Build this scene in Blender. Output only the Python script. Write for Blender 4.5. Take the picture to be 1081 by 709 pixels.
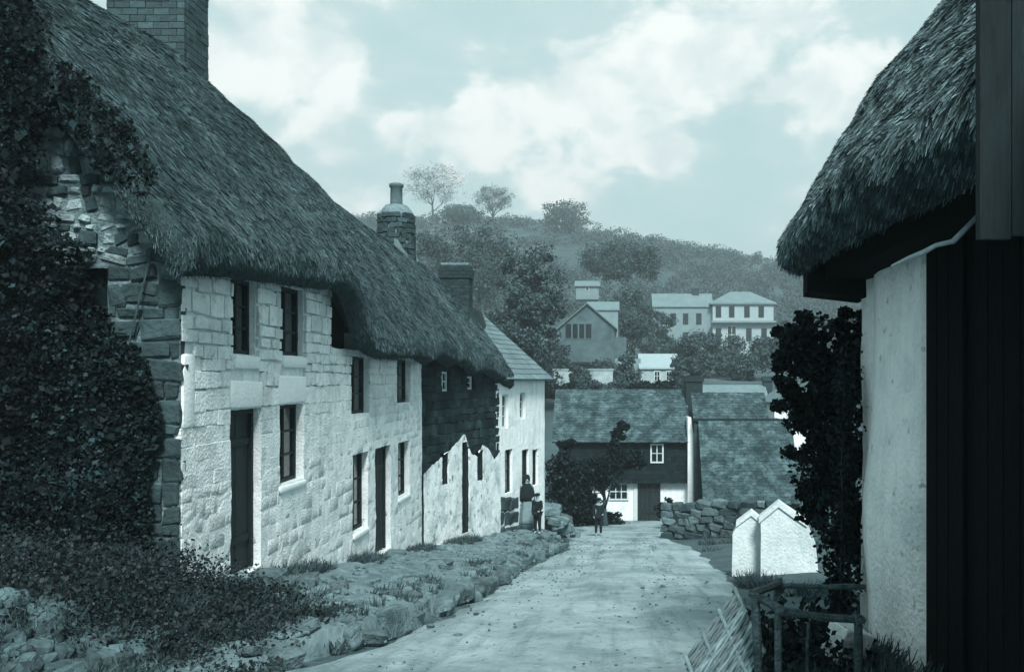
import bpy, bmesh, math, random
import numpy as np
from mathutils import Vector, Matrix, noise as mn
random.seed(7); RNG = np.random.default_rng(7)
R = math.radians
sc = bpy.context.scene
for o in list(bpy.data.objects): bpy.data.objects.remove(o)
C = sc.collection

# ------------------------------------------------------------------ camera
# camera stands in the lane at eye height, plate upright (rising front), lane runs away along +Y
cam_d = bpy.data.cameras.new('camera'); cam = bpy.data.objects.new('camera', cam_d); C.objects.link(cam)
cam.location = (0, 0, 0); cam.rotation_euler = (R(90), 0, 0)
cam_d.sensor_width = 36; cam_d.lens = 36*1000/1081
cam_d.shift_x = -109.5/1081; cam_d.shift_y = 45.5/1081
cam_d.clip_start = .05; cam_d.clip_end = 6000
sc.camera = cam
F_PX, VX, VY = 1000.0, 650.0, 400.0
def P(px, py, y): return Vector(((px-VX)/F_PX*y, y, (VY-py)/F_PX*y))

# ------------------------------------------------------------------ light
SUN_EL, SUN_AZ = R(46), R(168)        # azimuth clockwise from +Y: behind the camera, a little right
sun_dir = Vector((math.sin(SUN_AZ)*math.cos(SUN_EL), math.cos(SUN_AZ)*math.cos(SUN_EL), math.sin(SUN_EL)))
sd = bpy.data.lights.new('sun', 'SUN'); so = bpy.data.objects.new('sun', sd); C.objects.link(so)
sd.energy = 1.5; sd.angle = R(14); sd.color = (1.0, .99, .965)
so.location = sun_dir*60; so.rotation_euler = sun_dir.to_track_quat('Z', 'Y').to_euler()
sc.view_settings.view_transform = 'Standard'; sc.view_settings.look = 'None'
sc.view_settings.exposure = 2.0; sc.view_settings.gamma = 1

world = bpy.data.worlds.new('World'); sc.world = world; world.use_nodes = True
def build_world():
    nt = world.node_tree; nt.nodes.clear(); N = nt.nodes.new; L = nt.links.new
    out = N('ShaderNodeOutputWorld'); bg = N('ShaderNodeBackground'); bg.inputs[1].default_value = .085
    L(bg.outputs[0], out.inputs[0])
    sky = N('ShaderNodeTexSky'); sky.sky_type = 'NISHITA'; sky.sun_disc = False
    sky.sun_elevation = SUN_EL; sky.sun_rotation = SUN_AZ; sky.dust_density = 3.5; sky.air_density = 1.2; sky.altitude = 50
    bw = N('ShaderNodeRGBToBW'); L(sky.outputs[0], bw.inputs[0])
    # the print's blue-green tone for the sky: value kept, hue replaced
    lift = N('ShaderNodeMath'); lift.operation = 'MULTIPLY_ADD'; lift.inputs[1].default_value = .10; lift.inputs[2].default_value = 2.0
    L(bw.outputs[0], lift.inputs[0])
    tint = N('ShaderNodeVectorMath'); tint.operation = 'SCALE'; tint.inputs[0].default_value = (.71, .975, 1.0)
    L(lift.outputs[0], tint.inputs['Scale'])
    tc = N('ShaderNodeTexCoord')
    d = tc.outputs['Generated']
    mp = N('ShaderNodeMapping'); mp.inputs['Scale'].default_value = (1, 1, 1.7); L(d, mp.inputs[0])
    n1 = N('ShaderNodeTexNoise'); n1.inputs['Scale'].default_value = 11; n1.inputs['Detail'].default_value = 9; n1.inputs['Roughness'].default_value = .56
    n1.inputs['Distortion'].default_value = .25; L(mp.outputs[0], n1.inputs['Vector'])
    n2 = N('ShaderNodeTexNoise'); n2.inputs['Scale'].default_value = 1.7; n2.inputs['Detail'].default_value = 3; L(mp.outputs[0], n2.inputs['Vector'])
    wn = N('ShaderNodeTexNoise'); wn.inputs['Scale'].default_value = 13; wn.inputs['Detail'].default_value = 7; wn.inputs['Roughness'].default_value = .6; L(d, wn.inputs['Vector'])
    ws = N('ShaderNodeVectorMath'); ws.operation = 'MULTIPLY_ADD'; L(wn.outputs['Color'], ws.inputs[0]); ws.inputs[1].default_value = (.075,.075,.075); 
    wo = N('ShaderNodeVectorMath'); wo.operation = 'ADD'; wo.inputs[1].default_value = (-.0375,-.0375,-.0375); L(d, wo.inputs[0]); L(wo.outputs[0], ws.inputs[2]); wz = N('ShaderNodeVectorMath'); wz.operation = 'NORMALIZE'; L(ws.outputs[0], wz.inputs[0]); dw = wz.outputs[0]
    # cumulus heads: directions in the sky
    heads = [(690,75,4.2),(745,40,4.4),(790,5,4.6),(640,90,3.4),(640,130,3.6),(560,125,3.2),(500,140,2.8),(450,155,3.0),
             (400,165,3.2),(340,150,4.2),(300,170,4.4),(345,195,4.2),(285,45,4.2),(325,60,3.4),(240,50,4.0),(870,105,3.6),(910,90,3.4),(830,115,2.6),
             (600,170,3.6),(700,130,3.4)]
    acc = None
    for (px, py, r) in heads:
        v = P(px, py, 1).normalized()
        dt = N('ShaderNodeVectorMath'); dt.operation = 'DOT_PRODUCT'; L(dw, dt.inputs[0]); dt.inputs[1].default_value = v
        mr = N('ShaderNodeMapRange'); mr.interpolation_type = 'SMOOTHSTEP'
        mr.inputs[1].default_value = math.cos(R(r*1.25)); mr.inputs[2].default_value = math.cos(R(r*.25))
        L(dt.outputs['Value'], mr.inputs[0])
        if acc is None: acc = mr.outputs[0]
        else:
            mx = N('ShaderNodeMath'); mx.operation = 'MAXIMUM'; L(acc, mx.inputs[0]); L(mr.outputs[0], mx.inputs[1]); acc = mx.outputs[0]
    # density = fine noise + heads + broad cloudiness
    ns = N('ShaderNodeMath'); ns.operation = 'MULTIPLY_ADD'; ns.inputs[1].default_value = 1.55; ns.inputs[2].default_value = -.30; L(n1.outputs[0], ns.inputs[0])
    a = N('ShaderNodeMath'); a.operation = 'MULTIPLY_ADD'; a.inputs[1].default_value = .30; L(acc, a.inputs[0]); L(ns.outputs[0], a.inputs[2])
    b = N('ShaderNodeMath'); b.operation = 'MULTIPLY_ADD'; b.inputs[1].default_value = .15; L(n2.outputs[0], b.inputs[0]); L(a.outputs[0], b.inputs[2])
    cl = N('ShaderNodeMapRange'); cl.interpolation_type = 'SMOOTHSTEP'; cl.inputs[1].default_value = .69; cl.inputs[2].default_value = .97; L(b.outputs[0], cl.inputs[0])
    veil = N('ShaderNodeMapRange'); veil.inputs[1].default_value = .45; veil.inputs[2].default_value = .85; veil.inputs[4].default_value = .5; L(b.outputs[0], veil.inputs[0])
    m1 = N('ShaderNodeMix'); m1.data_type = 'RGBA'; L(veil.outputs[0], m1.inputs['Factor']); L(tint.outputs[0], m1.inputs['A']); m1.inputs['B'].default_value = (2.3, 2.62, 2.66, 1)
    m2 = N('ShaderNodeMix'); m2.data_type = 'RGBA'; L(cl.outputs[0], m2.inputs['Factor']); L(m1.outputs['Result'], m2.inputs['A']); 
    n3 = N('ShaderNodeTexNoise'); n3.inputs['Scale'].default_value = 15; n3.inputs['Detail'].default_value = 6; n3.inputs['Roughness'].default_value = .55; L(dw, n3.inputs['Vector'])
    r3 = N('ShaderNodeMapRange'); r3.interpolation_type = 'SMOOTHSTEP'; r3.inputs[1].default_value = .36; r3.inputs[2].default_value = .60; L(n3.outputs[0], r3.inputs[0])
    cs_ = N('ShaderNodeMix'); cs_.data_type = 'RGBA'; L(r3.outputs[0], cs_.inputs['Factor']); cs_.inputs['A'].default_value = (2.45, 2.72, 2.74, 1); cs_.inputs['B'].default_value = (3.2, 3.3, 3.2, 1); L(cs_.outputs['Result'], m2.inputs['B'])
    L(m2.outputs['Result'], bg.inputs[0])
build_world()

# ------------------------------------------------------------------ materials
def col(l):
    """colour of the print's single blue-green ink for a surface of reflectance l"""
    l = max(l, .002)
    rb = min(.95, .27+.70*l**.42); gb = min(1.0, .86+.145*l**.45)
    b = l/(.25*rb+.65*gb+.10)
    return (b*rb, b*gb, b, 1)
MATS = {}
def mat(name, l, var=.25, scale=4, rough=.88, bump=.25, bscale=25, island=0, objrand=0, stain=None, stretch=None, spec=.25, fine=None, transl=0, spark=None, streak=None):
    if name in MATS: return MATS[name]
    m = bpy.data.materials.new(name); m.use_nodes = True; MATS[name] = m
    nt = m.node_tree; N = nt.nodes.new; L = nt.links.new
    bs = nt.nodes['Principled BSDF']; bs.inputs['Roughness'].default_value = rough; bs.inputs['Specular IOR Level'].default_value = spec
    geo = N('ShaderNodeNewGeometry'); vec = geo.outputs['Position']
    if stretch:
        mp = N('ShaderNodeMapping'); mp.inputs['Scale'].default_value = stretch; L(vec, mp.inputs[0]); vec = mp.outputs[0]
    n = N('ShaderNodeTexNoise'); n.inputs['Scale'].default_value = scale; n.inputs['Detail'].default_value = 8; n.inputs['Roughness'].default_value = .62; L(vec, n.inputs['Vector'])
    mr = N('ShaderNodeMapRange'); mr.inputs[1].default_value = .3; mr.inputs[2].default_value = .7; L(n.outputs[0], mr.inputs[0])
    mix = N('ShaderNodeMix'); mix.data_type = 'RGBA'; L(mr.outputs[0], mix.inputs['Factor'])
    mix.inputs['A'].default_value = col(l*(1-var)); mix.inputs['B'].default_value = col(l*(1+var)); res = mix.outputs['Result']
    if stain:
        for (sl, ssc, lo, hi, amt) in (stain if isinstance(stain, list) else [stain]):
            n2 = N('ShaderNodeTexNoise'); n2.inputs['Scale'].default_value = ssc; n2.inputs['Detail'].default_value = 6; n2.inputs['Roughness'].default_value = .6; L(vec, n2.inputs['Vector'])
            r2 = N('ShaderNodeMapRange'); r2.inputs[1].default_value = lo; r2.inputs[2].default_value = hi; r2.inputs[4].default_value = amt; L(n2.outputs[0], r2.inputs[0])
            x = N('ShaderNodeMix'); x.data_type = 'RGBA'; L(r2.outputs[0], x.inputs['Factor']); L(res, x.inputs['A']); x.inputs['B'].default_value = col(sl); res = x.outputs['Result']
    if streak:     # run-down dirt marks
        mp2 = N('ShaderNodeMapping'); mp2.inputs['Scale'].default_value = streak[2] if len(streak) > 2 else (3.2, 3.2, .45); L(geo.outputs['Position'], mp2.inputs[0])
        n4 = N('ShaderNodeTexNoise'); n4.inputs['Scale'].default_value = 1.6; n4.inputs['Detail'].default_value = 7; n4.inputs['Roughness'].default_value = .65; L(mp2.outputs[0], n4.inputs['Vector'])
        r4 = N('ShaderNodeMapRange'); r4.inputs[1].default_value = .50; r4.inputs[2].default_value = .72; r4.inputs[4].default_value = streak[1]; L(n4.outputs[0], r4.inputs[0])
        x = N('ShaderNodeMix'); x.data_type = 'RGBA'; L(r4.outputs[0], x.inputs['Factor']); L(res, x.inputs['A']); x.inputs['B'].default_value = col(streak[0]); res = x.outputs['Result']
    for amt, src in ((island, 'i'), (objrand, 'o')):
        if amt:
            if src == 'i': rnd = geo.outputs['Random Per Island']
            else:
                oi = N('ShaderNodeObjectInfo'); rnd = oi.outputs['Random']
            r3 = N('ShaderNodeMapRange'); r3.inputs[3].default_value = 1-amt; r3.inputs[4].default_value = 1+amt; L(rnd, r3.inputs[0])
            vm = N('ShaderNodeVectorMath'); vm.operation = 'SCALE'; L(res, vm.inputs[0]); L(r3.outputs[0], vm.inputs['Scale']); res = vm.outputs[0]
    if spark:      # highlights put into the colour: a few leaves painted paler than the rest
        pw = N('ShaderNodeMath'); pw.operation = 'POWER'; L(geo.outputs['Random Per Island'], pw.inputs[0]); pw.inputs[1].default_value = 8
        ma = N('ShaderNodeMath'); ma.operation = 'MULTIPLY_ADD'; L(pw.outputs[0], ma.inputs[0]); ma.inputs[1].default_value = spark; ma.inputs[2].default_value = .5
        vm = N('ShaderNodeVectorMath'); vm.operation = 'SCALE'; L(res, vm.inputs[0]); L(ma.outputs[0], vm.inputs['Scale']); res = vm.outputs[0]
    L(res, bs.inputs['Base Color'])
    if bump:
        nb = N('ShaderNodeTexNoise'); nb.inputs['Scale'].default_value = bscale; nb.inputs['Detail'].default_value = 6; L(vec, nb.inputs['Vector'])
        bp = N('ShaderNodeBump'); bp.inputs['Strength'].default_value = bump; bp.inputs['Distance'].default_value = .04; L(nb.outputs[0], bp.inputs['Height']); L(bp.outputs[0], bs.inputs['Normal'])
    if transl:
        tr = N('ShaderNodeBsdfTranslucent'); L(res, tr.inputs[0])
        ms = N('ShaderNodeMixShader'); ms.inputs[0].default_value = transl
        L(bs.outputs[0], ms.inputs[1]); L(tr.outputs[0], ms.inputs[2]); L(ms.outputs[0], nt.nodes['Material Output'].inputs[0])
    return m
LIME  = mat('limewash', .79, .12, 9, .9, .5, 30, stain=[(.46, 1.3, .50, .70, .5), (.16, 8, .63, .72, .5)], streak=(.42, .5))
LIMES = mat('limewashed_stone', .76, .16, 8, .9, .7, 30, objrand=.12, island=.06, stain=[(.30, 1.3, .50, .70, .4), (.16, 6, .58, .70, .55)], streak=(.42, .5))
LINT  = mat('fresh_limewash', .80, .06, 8, .85, .25, 25)
MORT  = mat('old_mortar', .17, .35, 9, .95, .5, 30)
GRAN  = mat('granite_rubble', .13, .4, 9, .93, 1.0, 34, objrand=.40, island=.2, stain=[(.035, 3, .52, .7, .75)])
GRAND = mat('dark_granite', .05, .4, 6, .92, .6, 20, objrand=.3, island=.3, stain=[(.02, 2.5, .5, .68, .8)])
THAT  = mat('thatch', .045, .45, 6, .95, .6, 40, stain=[(.025, .9, .5, .72, .6), (.11, .6, .55, .75, .5)])
STRAW = mat('thatch_straw', .09, .35, 5, .95, .0, 40, island=.45, spec=.1, stain=[(.035, 1.0, .46, .60, .6), (.15, .7, .50, .64, .5), (.025, 7, .50, .62, .7)])
THATR = mat('thatch_right', .035, .45, 6, .95, .6, 40)
STRAWR= mat('thatch_straw_right', .16, .4, 3, .95, .0, 40, island=.5, spec=.1, stain=[(.02, 4.5, .47, .58, .85)])
BRICK = mat('dark_brick', .065, .25, 10, .9, .4, 40, objrand=.3, island=.3)
BRICKD= mat('sooty_brick', .03, .3, 10, .9, .4, 40, objrand=.3, island=.3)
WOODD = mat('dark_wood', .016, .45, 6, .7, .3, 30, stretch=(8, 8, 1), objrand=.3)
WOODG = mat('grey_wood', .018, .35, 9, .85, .4, 30, stretch=(9, 9, .7), objrand=.2)
TAR_SHADE   = mat('tar_and_shade_black', .007, .7, 6, .85, .8, 30, stretch=(10, 10, 1), objrand=.3, spec=.06)  # same black also stands for shade under the eaves and thatch step
POLE  = mat('pole_wood', .085, .6, 16, .9, 1.0, 50, objrand=.3, stain=[(.02, 5, .52, .66, .7)])
WITHY = mat('withies', .20, .35, 14, .8, .3, 50, objrand=.35, island=.3)
GLASS = mat('window_glass', .012, .2, 2, .12, 0, 10, spec=.5)
PAINT = mat('pale_paint', .55, .12, 10, .6, .1, 30)
SLATE = mat('slate', .13, .25, 8, .7, .3, 30, island=.35, stain=[(.28, 2.2, .55, .7, .5)])
SLATED= mat('slate_dark', .014, .25, 8, .85, .3, 30, island=.3, spec=.1)
SLATEP= mat('slate_pale', .16, .15, 3, .7, .2, 30, island=.2)
ROAD  = mat('lane_dust', .30, .18, 2.2, .95, .9, 24, stretch=(1,.8,1), stain=[(.16, .7, .47, .60, .7), (.42, .9, .50, .66, .6), (.12, 9, .56, .66, .55)], streak=(.10, .8, (2.0, .16, .16)))
EARTH = mat('earth', .07, .4, 2.5, .95, .7, 12, stain=[(.045, 1.2, .5, .68, .7)])
PAVE  = mat('trodden_earth', .15, .35, 3, .95, .8, 12, stain=[(.07, 1.6, .5, .68, .7), (.34, 2.1, .56, .72, .6)])
TURF  = mat('hill_turf', .06, .4, .25, .95, .3, .6, stain=[(.05, .02, .5, .62, .7), (.15, .03, .55, .66, .6)])
IVY   = mat('ivy_leaf', .014, .75, 1.6, .55, 0, 10, spec=.06, spark=3.2)
LEAFD = mat('shrub_leaf', .015, .4, 3, .55, 0, 10, spec=.05, spark=3)
LEAFM = mat('tree_leaf', .065, .35, .6, .65, 0, 10, island=.6, transl=.15)
LEAFH = mat('hill_leaf', .075, .35, .1, .7, 0, 10, island=.5, transl=.15)
GRASS = mat('grass_blade', .07, .4, 3, .7, 0, 10, island=.6, transl=.2)
BARK  = mat('bark', .045, .35, 10, .9, .5, 20)
BARKF = mat('bark_far', .05, .3, 4, .9, 0, 20)
CLOTHD= mat('dark_cloth', .012, .3, 15, .95, .3, 80)
CLOTHM= mat('grey_cloth', .12, .2, 15, .95, .3, 80)
CLOTHL= mat('pale_apron', .20, .15, 10, .95, .3, 60)
SKIN  = mat('skin', .28, .08, 10, .6, 0, 10)
HAIR  = mat('hair', .015, .3, 30, .6, .2, 90)
POT   = mat('clay_pot', .11, .2, 8, .8, .2, 40)

# ------------------------------------------------------------------ helpers
def nz(x, y, z, s=1.0): return mn.noise(Vector((x*s, y*s, z*s)))
def fb(x, y, z, s=1.0): return .6*nz(x, y, z, s)+.3*nz(x+9, y, z, s*2.1)+.15*nz(x, y+7, z, s*4.3)
def lerp(a, b, t): return a+(b-a)*t
def table(t):
    xs, ys = [a for a, _ in t], [b for _, b in t]
    return lambda v: float(np.interp(v, xs, ys))
def mesh(name, V, F, m=None, smooth=False):
    me = bpy.data.meshes.new(name); me.from_pydata([tuple(v) for v in V], [], F); me.update()
    if m: me.materials.append(m)
    if smooth: me.polygons.foreach_set('use_smooth', [True]*len(me.polygons))
    return me
def quads(name, A, m):
    """A: (n,4,3) array of loose quads -> one mesh"""
    A = np.asarray(A, dtype=np.float32); n = len(A)
    me = bpy.data.meshes.new(name); me.vertices.add(n*4); me.loops.add(n*4); me.polygons.add(n)
    me.vertices.foreach_set('co', A.reshape(-1)); me.loops.foreach_set('vertex_index', np.arange(n*4, dtype=np.int32))
    me.polygons.foreach_set('loop_start', np.arange(0, n*4, 4, dtype=np.int32))
    me.update(); me.validate(); me.materials.append(m); return me
def root_of(o):
    while o.parent: o = o.parent
    return o
def link(name, me, parent=None, w=True, **props):
    """w: mesh is given in world coordinates; children are moved into their thing's frame"""
    o = bpy.data.objects.new(name, me); C.objects.link(o)
    if parent:
        o.parent = parent
        if w:
            off = root_of(parent).location
            if off.length > 0: me.transform(Matrix.Translation(-off))
    for k, v in props.items(): o[k] = v
    return o
def thing(name, label, cat, loc=(0,0,0), rz=0, group=None):
    o = bpy.data.objects.new(name, None); C.objects.link(o); o.location = loc; o.rotation_euler = (0,0,rz); o.empty_display_size = .3
    o['label'] = label; o['category'] = cat
    if group: o['group'] = group
    return o
def solo(o, label, cat, group=None):
    o['label'] = label; o['category'] = cat
    if group: o['group'] = group
    return o
class MB:
    def __init__(s): s.V = []; s.F = []
    def add(s, V, F):
        b = len(s.V); s.V += [Vector(v) for v in V]; s.F += [tuple(i+b for i in f) for f in F]; return s
    def box(s, x0, x1, y0, y1, z0, z1):
        return s.add([(x0,y0,z0),(x1,y0,z0),(x1,y1,z0),(x0,y1,z0),(x0,y0,z1),(x1,y0,z1),(x1,y1,z1),(x0,y1,z1)],
                     [(0,3,2,1),(4,5,6,7),(0,1,5,4),(1,2,6,5),(2,3,7,6),(3,0,4,7)])
    def frame(s, o, ex, ey, ez, a):   # box in a frame: a=(x0,x1,y0,y1,z0,z1)
        x0,x1,y0,y1,z0,z1 = a; o = Vector(o)
        pts = [(x0,y0,z0),(x1,y0,z0),(x1,y1,z0),(x0,y1,z0),(x0,y0,z1),(x1,y0,z1),(x1,y1,z1),(x0,y1,z1)]
        return s.add([o+ex*p[0]+ey*p[1]+ez*p[2] for p in pts], [(0,3,2,1),(4,5,6,7),(0,1,5,4),(1,2,6,5),(2,3,7,6),(3,0,4,7)])
    def tube(s, pts, rad, n=6):
        pts = [Vector(p) for p in pts]; rings = []
        for i, p in enumerate(pts):
            t = (pts[min(i+1, len(pts)-1)]-pts[max(i-1, 0)]).normalized()
            u = t.cross(Vector((0,0,1)) if abs(t.z) < .9 else Vector((1,0,0))).normalized(); v = t.cross(u)
            r = rad[i] if hasattr(rad, '__len__') else rad
            rings.append([p+u*(r*math.cos(2*math.pi*k/n))+v*(r*math.sin(2*math.pi*k/n)) for k in range(n)])
        V = [q for r in rings for q in r]; F = []
        for i in range(len(pts)-1):
            for k in range(n): F.append((i*n+k, i*n+(k+1)%n, (i+1)*n+(k+1)%n, (i+1)*n+k))
        F += [tuple(range(n))[::-1], tuple((len(pts)-1)*n+k for k in range(n))]
        return s.add(V, F)
    def lathe(s, prof, n=12, o=(0,0,0), jit=0, sx=1, sy=1):
        V = []; F = []
        for i, (r, z) in enumerate(prof):
            for k in range(n):
                a = 2*math.pi*k/n; rr = r*(1+jit*fb(math.cos(a)*2, math.sin(a)*2, z*3+i, 1.3))
                V.append((o[0]+rr*math.cos(a)*sx, o[1]+rr*math.sin(a)*sy, o[2]+z))
        for i in range(len(prof)-1):
            for k in range(n): F.append((i*n+k, i*n+(k+1)%n, (i+1)*n+(k+1)%n, (i+1)*n+k))
        F += [tuple(range(n))[::-1], tuple((len(prof)-1)*n+k for k in range(n))]
        return s.add(V, F)
    def mesh(s, name, m, smooth=False): return mesh(name, s.V, s.F, m, smooth)

# stone shapes shared by all masonry (unit size, rounded and uneven)
def stone_mesh(name, m, seed, rough=.12, bev=.16, seg=1, jag=.02, smooth=False):
    rnd = random.Random(seed); bm = bmesh.new(); bmesh.ops.create_cube(bm, size=1)
    for v in bm.verts: v.co += Vector((rnd.uniform(-rough, rough), rnd.uniform(-rough, rough)*.6, rnd.uniform(-rough, rough)))
    bmesh.ops.bevel(bm, geom=bm.edges[:], offset=bev, segments=seg, affect='EDGES', profile=.6)
    for v in bm.verts: v.co += Vector([rnd.uniform(-jag, jag) for _ in range(3)])
    me = bpy.data.meshes.new(name); bm.to_mesh(me); bm.free(); me.materials.append(m)
    me.polygons.foreach_set('use_smooth', [smooth]*len(me.polygons)); return me
def stone_set(m, n=8, **k): return [stone_mesh('stone', m, i*13+5, **k) for i in range(n)]
ST_LIME = stone_set(LIMES, 12, rough=.045, bev=.035, jag=.012, smooth=False); ST_GRAN = stone_set(GRAN, 12, rough=.16, bev=.15, jag=.05); ST_DARK = stone_set(GRAND, 12, rough=.14, bev=.10, jag=.04)
ST_PALE = stone_set(mat('pale_rubble', .26, .35, 9, .93, .9, 30, objrand=.35, stain=[(.06, 4, .52, .66, .7)]), 12, rough=.20, bev=.2, jag=.05)
ST_SHADED = stone_set(mat('shaded_dark_stone', .022, .5, 3, .95, .8, 20, objrand=.35, stain=[(.06, 2, .54, .68, .6)], spec=.1), 10, rough=.12, bev=.10, jag=.04)  # last set: dark stone, blackened further to read as shadowed
ST_HEAP = stone_set(mat('heap_stone', .085, .4, 6, .92, .6, 20, objrand=.5, stain=[(.03, 4, .5, .65, .7)]), 12, rough=.18, bev=.17, jag=.05)
ST_BLOCK = stone_set(LINT, 3, rough=.04, bev=.05, jag=.015, smooth=True)
def put(name, me, loc, scl, rot=(0,0,0), parent=None):
    o = bpy.data.objects.new(name, me); C.objects.link(o); loc = Vector(loc)
    if parent: o.parent = parent; loc = loc-root_of(parent).location
    o.location = loc; o.scale = scl; o.rotation_euler = rot; return o
def joined(name, items, m, parent, w=True):
    """items: (mesh, loc, scale, rot) copied into one mesh"""
    V = []; F = []
    cache = {}
    for me, loc, scl, rot in items:
        if me.name not in cache:
            a = np.empty(len(me.vertices)*3); me.vertices.foreach_get('co', a); cache[me.name] = (a.reshape(-1, 3), [tuple(p.vertices) for p in me.polygons])
        co, fs = cache[me.name]
        M = np.array((Matrix.Translation(loc) @ Matrix.Rotation(rot[2], 4, 'Z') @ Matrix.Rotation(rot[1], 4, 'Y') @ Matrix.Rotation(rot[0], 4, 'X') @ Matrix.Diagonal((*scl, 1))))
        b = len(V); V += list(map(tuple, co @ M[:3,:3].T+M[:3,3])); F += [tuple(i+b for i in f) for f in fs]
    return link(name, mesh(name, V, F, m, True), parent, w, kind='stuff')

# ------------------------------------------------------------------ the lie of the land
zr = table([(-60,6),(0,-1.45),(7,-2.16),(8.5,-2.37),(11.3,-2.77),(14.7,-3.28),(21,-4.15),(28,-4.95),(35,-5.8),(47,-7.0),(53,-7.1)])   # lane
zp = table([(6,-2.0),(9.8,-2.22),(11.3,-2.40),(18,-3.38),(22,-3.9),(28,-4.42),(31,-4.9)])                                           # raised footway
xk = table([(6.6,-3.1),(7.6,-2.62),(8.6,-2.32),(11,-2.2),(15,-2.12),(21,-2.15),(25,-1.85),(27.6,-1.5),(29.5,-1.75)])                 # its edge
FAC = [(-4.5,9.8),(-4.5,21.95),(-3.27,26.6),(-2.3,30.6)]            # facade line
FL = [0]
for a, b in zip(FAC, FAC[1:]): FL.append(FL[-1]+math.dist(a, b))
def fac(s):
    i = 0
    while i < len(FAC)-2 and s > FL[i+1]: i += 1
    t = (s-FL[i])/(FL[i+1]-FL[i]); a, b = Vector(FAC[i]), Vector(FAC[i+1]); p = a.lerp(b, t); d = (b-a).normalized()
    return p.x, p.y, d.y, -d.x        # point and outward normal (towards +x)
def fac_s(px):
    """distance along the facade whose front is seen at image column px"""
    best = min(((abs((VX+F_PX*fac(s)[0]/fac(s)[1])-px), s) for s in np.arange(0, FL[-1], .02)))
    return best[1]
xf = table([(0,-4.5),(21.95,-4.5),(26.6,-3.27),(30.6,-2.3),(34,-2.3),(40,-2.5),(200,-2.5)])
hill = table([(40,-7.2),(50,-7.15),(58,-5.5),(75,-1.6),(110,1.5),(165,6.0),(215,18),(260,33),(300,45),(360,45),(500,40),(900,26)])
def gz(x, y):
    if y > 46:
        h = hill(y); k = min(1, max(0, (y-60)/240)); h += k*(-.17*max(-25, min(150, x)))
        if y > 70: h += 1.2*fb(x, y, 0, .02)*min(1, (y-70)/80)
        return h if y > 53 else lerp(zr(y)-.05, h, (y-46)/7)
    b = zr(y)-.05
    if x < 0:
        e = xk(y) if y < 29.5 else -2.6
        if y < 9.9: b += .42*min(1, max(0, (e-.1-x)/1.6))*min(1, max(0, (y-1)/3)) + (.25*max(0, min(1, (-4.0-x)/1.5)))
        elif x < xf(y)-.3: b += .5
        elif y > 30: b += .55*min(1, max(0, (e-x)/1.5))
    else: b += .12*min(1, max(0, (x-2.2)/1.2))
    return b + .03*fb(x, y, 0, .8)
def grid_axis(lo, hi, c, dmin, growth):
    r = [c]; d = dmin
    while r[-1] < hi: r.append(r[-1]+d); d *= growth
    l = [c]; d = dmin
    while l[-1] > lo: l.append(l[-1]-d); d *= growth
    return sorted(set(r+l))
def sheet(name, xs, ys, zf, m, parent=None, keep=None):
    V = [(x, y, zf(x, y)) for y in ys for x in xs]; n = len(xs); F = []
    for j in range(len(ys)-1):
        for i in range(n-1):
            if keep and not keep((xs[i]+xs[i+1])/2, (ys[j]+ys[j+1])/2): continue
            F.append((j*n+i, j*n+i+1, (j+1)*n+i+1, (j+1)*n+i))
    return mesh(name, V, F, m, True)
gx = grid_axis(-900, 900, -1, .5, 1.045); gy = grid_axis(-60, 1400, 12, .6, 1.025)
g = link('ground', sheet('ground', gx, gy, gz, EARTH), kind='structure')
g.data.materials.append(TURF)
for p in g.data.polygons:
    if p.center.y > 56 or abs(p.center.x) > 30: p.material_index = 1
# lane
def lane():
    V = []; F = []; ys = list(np.arange(-8, 46.6, .14)); xr_ = table([(-8,1.2),(5,.9),(8,1.0),(12,1.6),(18,2.35),(26,2.5),(33,2.0),(47,3.2)])
    xl_ = lambda y: (xk(y)+.12 if y < 28 else lerp(xk(28)+.12, -2.5, min(1, (y-28)/5))) if y > 6.6 else lerp(-2.2, -2.98, max(0, min(1, y/6.6)))
    n = 46
    for y in ys:
        a, b = xl_(y)+.12*nz(y, 3, 0, 1.1), xr_(y)+.2*nz(y, 8, 0, .8)
        for i in range(n+1):
            t = i/n; x = lerp(a, b, t); e = min(1, t/.08, (1-t)/.08)
            z = zr(y)+.022*fb(x, y, 0, 1.4)+.014*fb(x, y, 3, 5)+.01*math.cos((t-.5)*5)-.032*(.7+.6*nz(x, y, 4, .5))*(math.exp(-((t-.3)/.05)**2)+math.exp(-((t-.66)/.05)**2))
            V.append((x, y, z-.055*(1-e)))
    for j in range(len(ys)-1):
        for i in range(n): k = j*(n+1)+i; F.append((k, k+1, k+n+2, k+n+1))
    link('lane', mesh('lane', V, F, ROAD, True), kind='structure')
lane()
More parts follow.
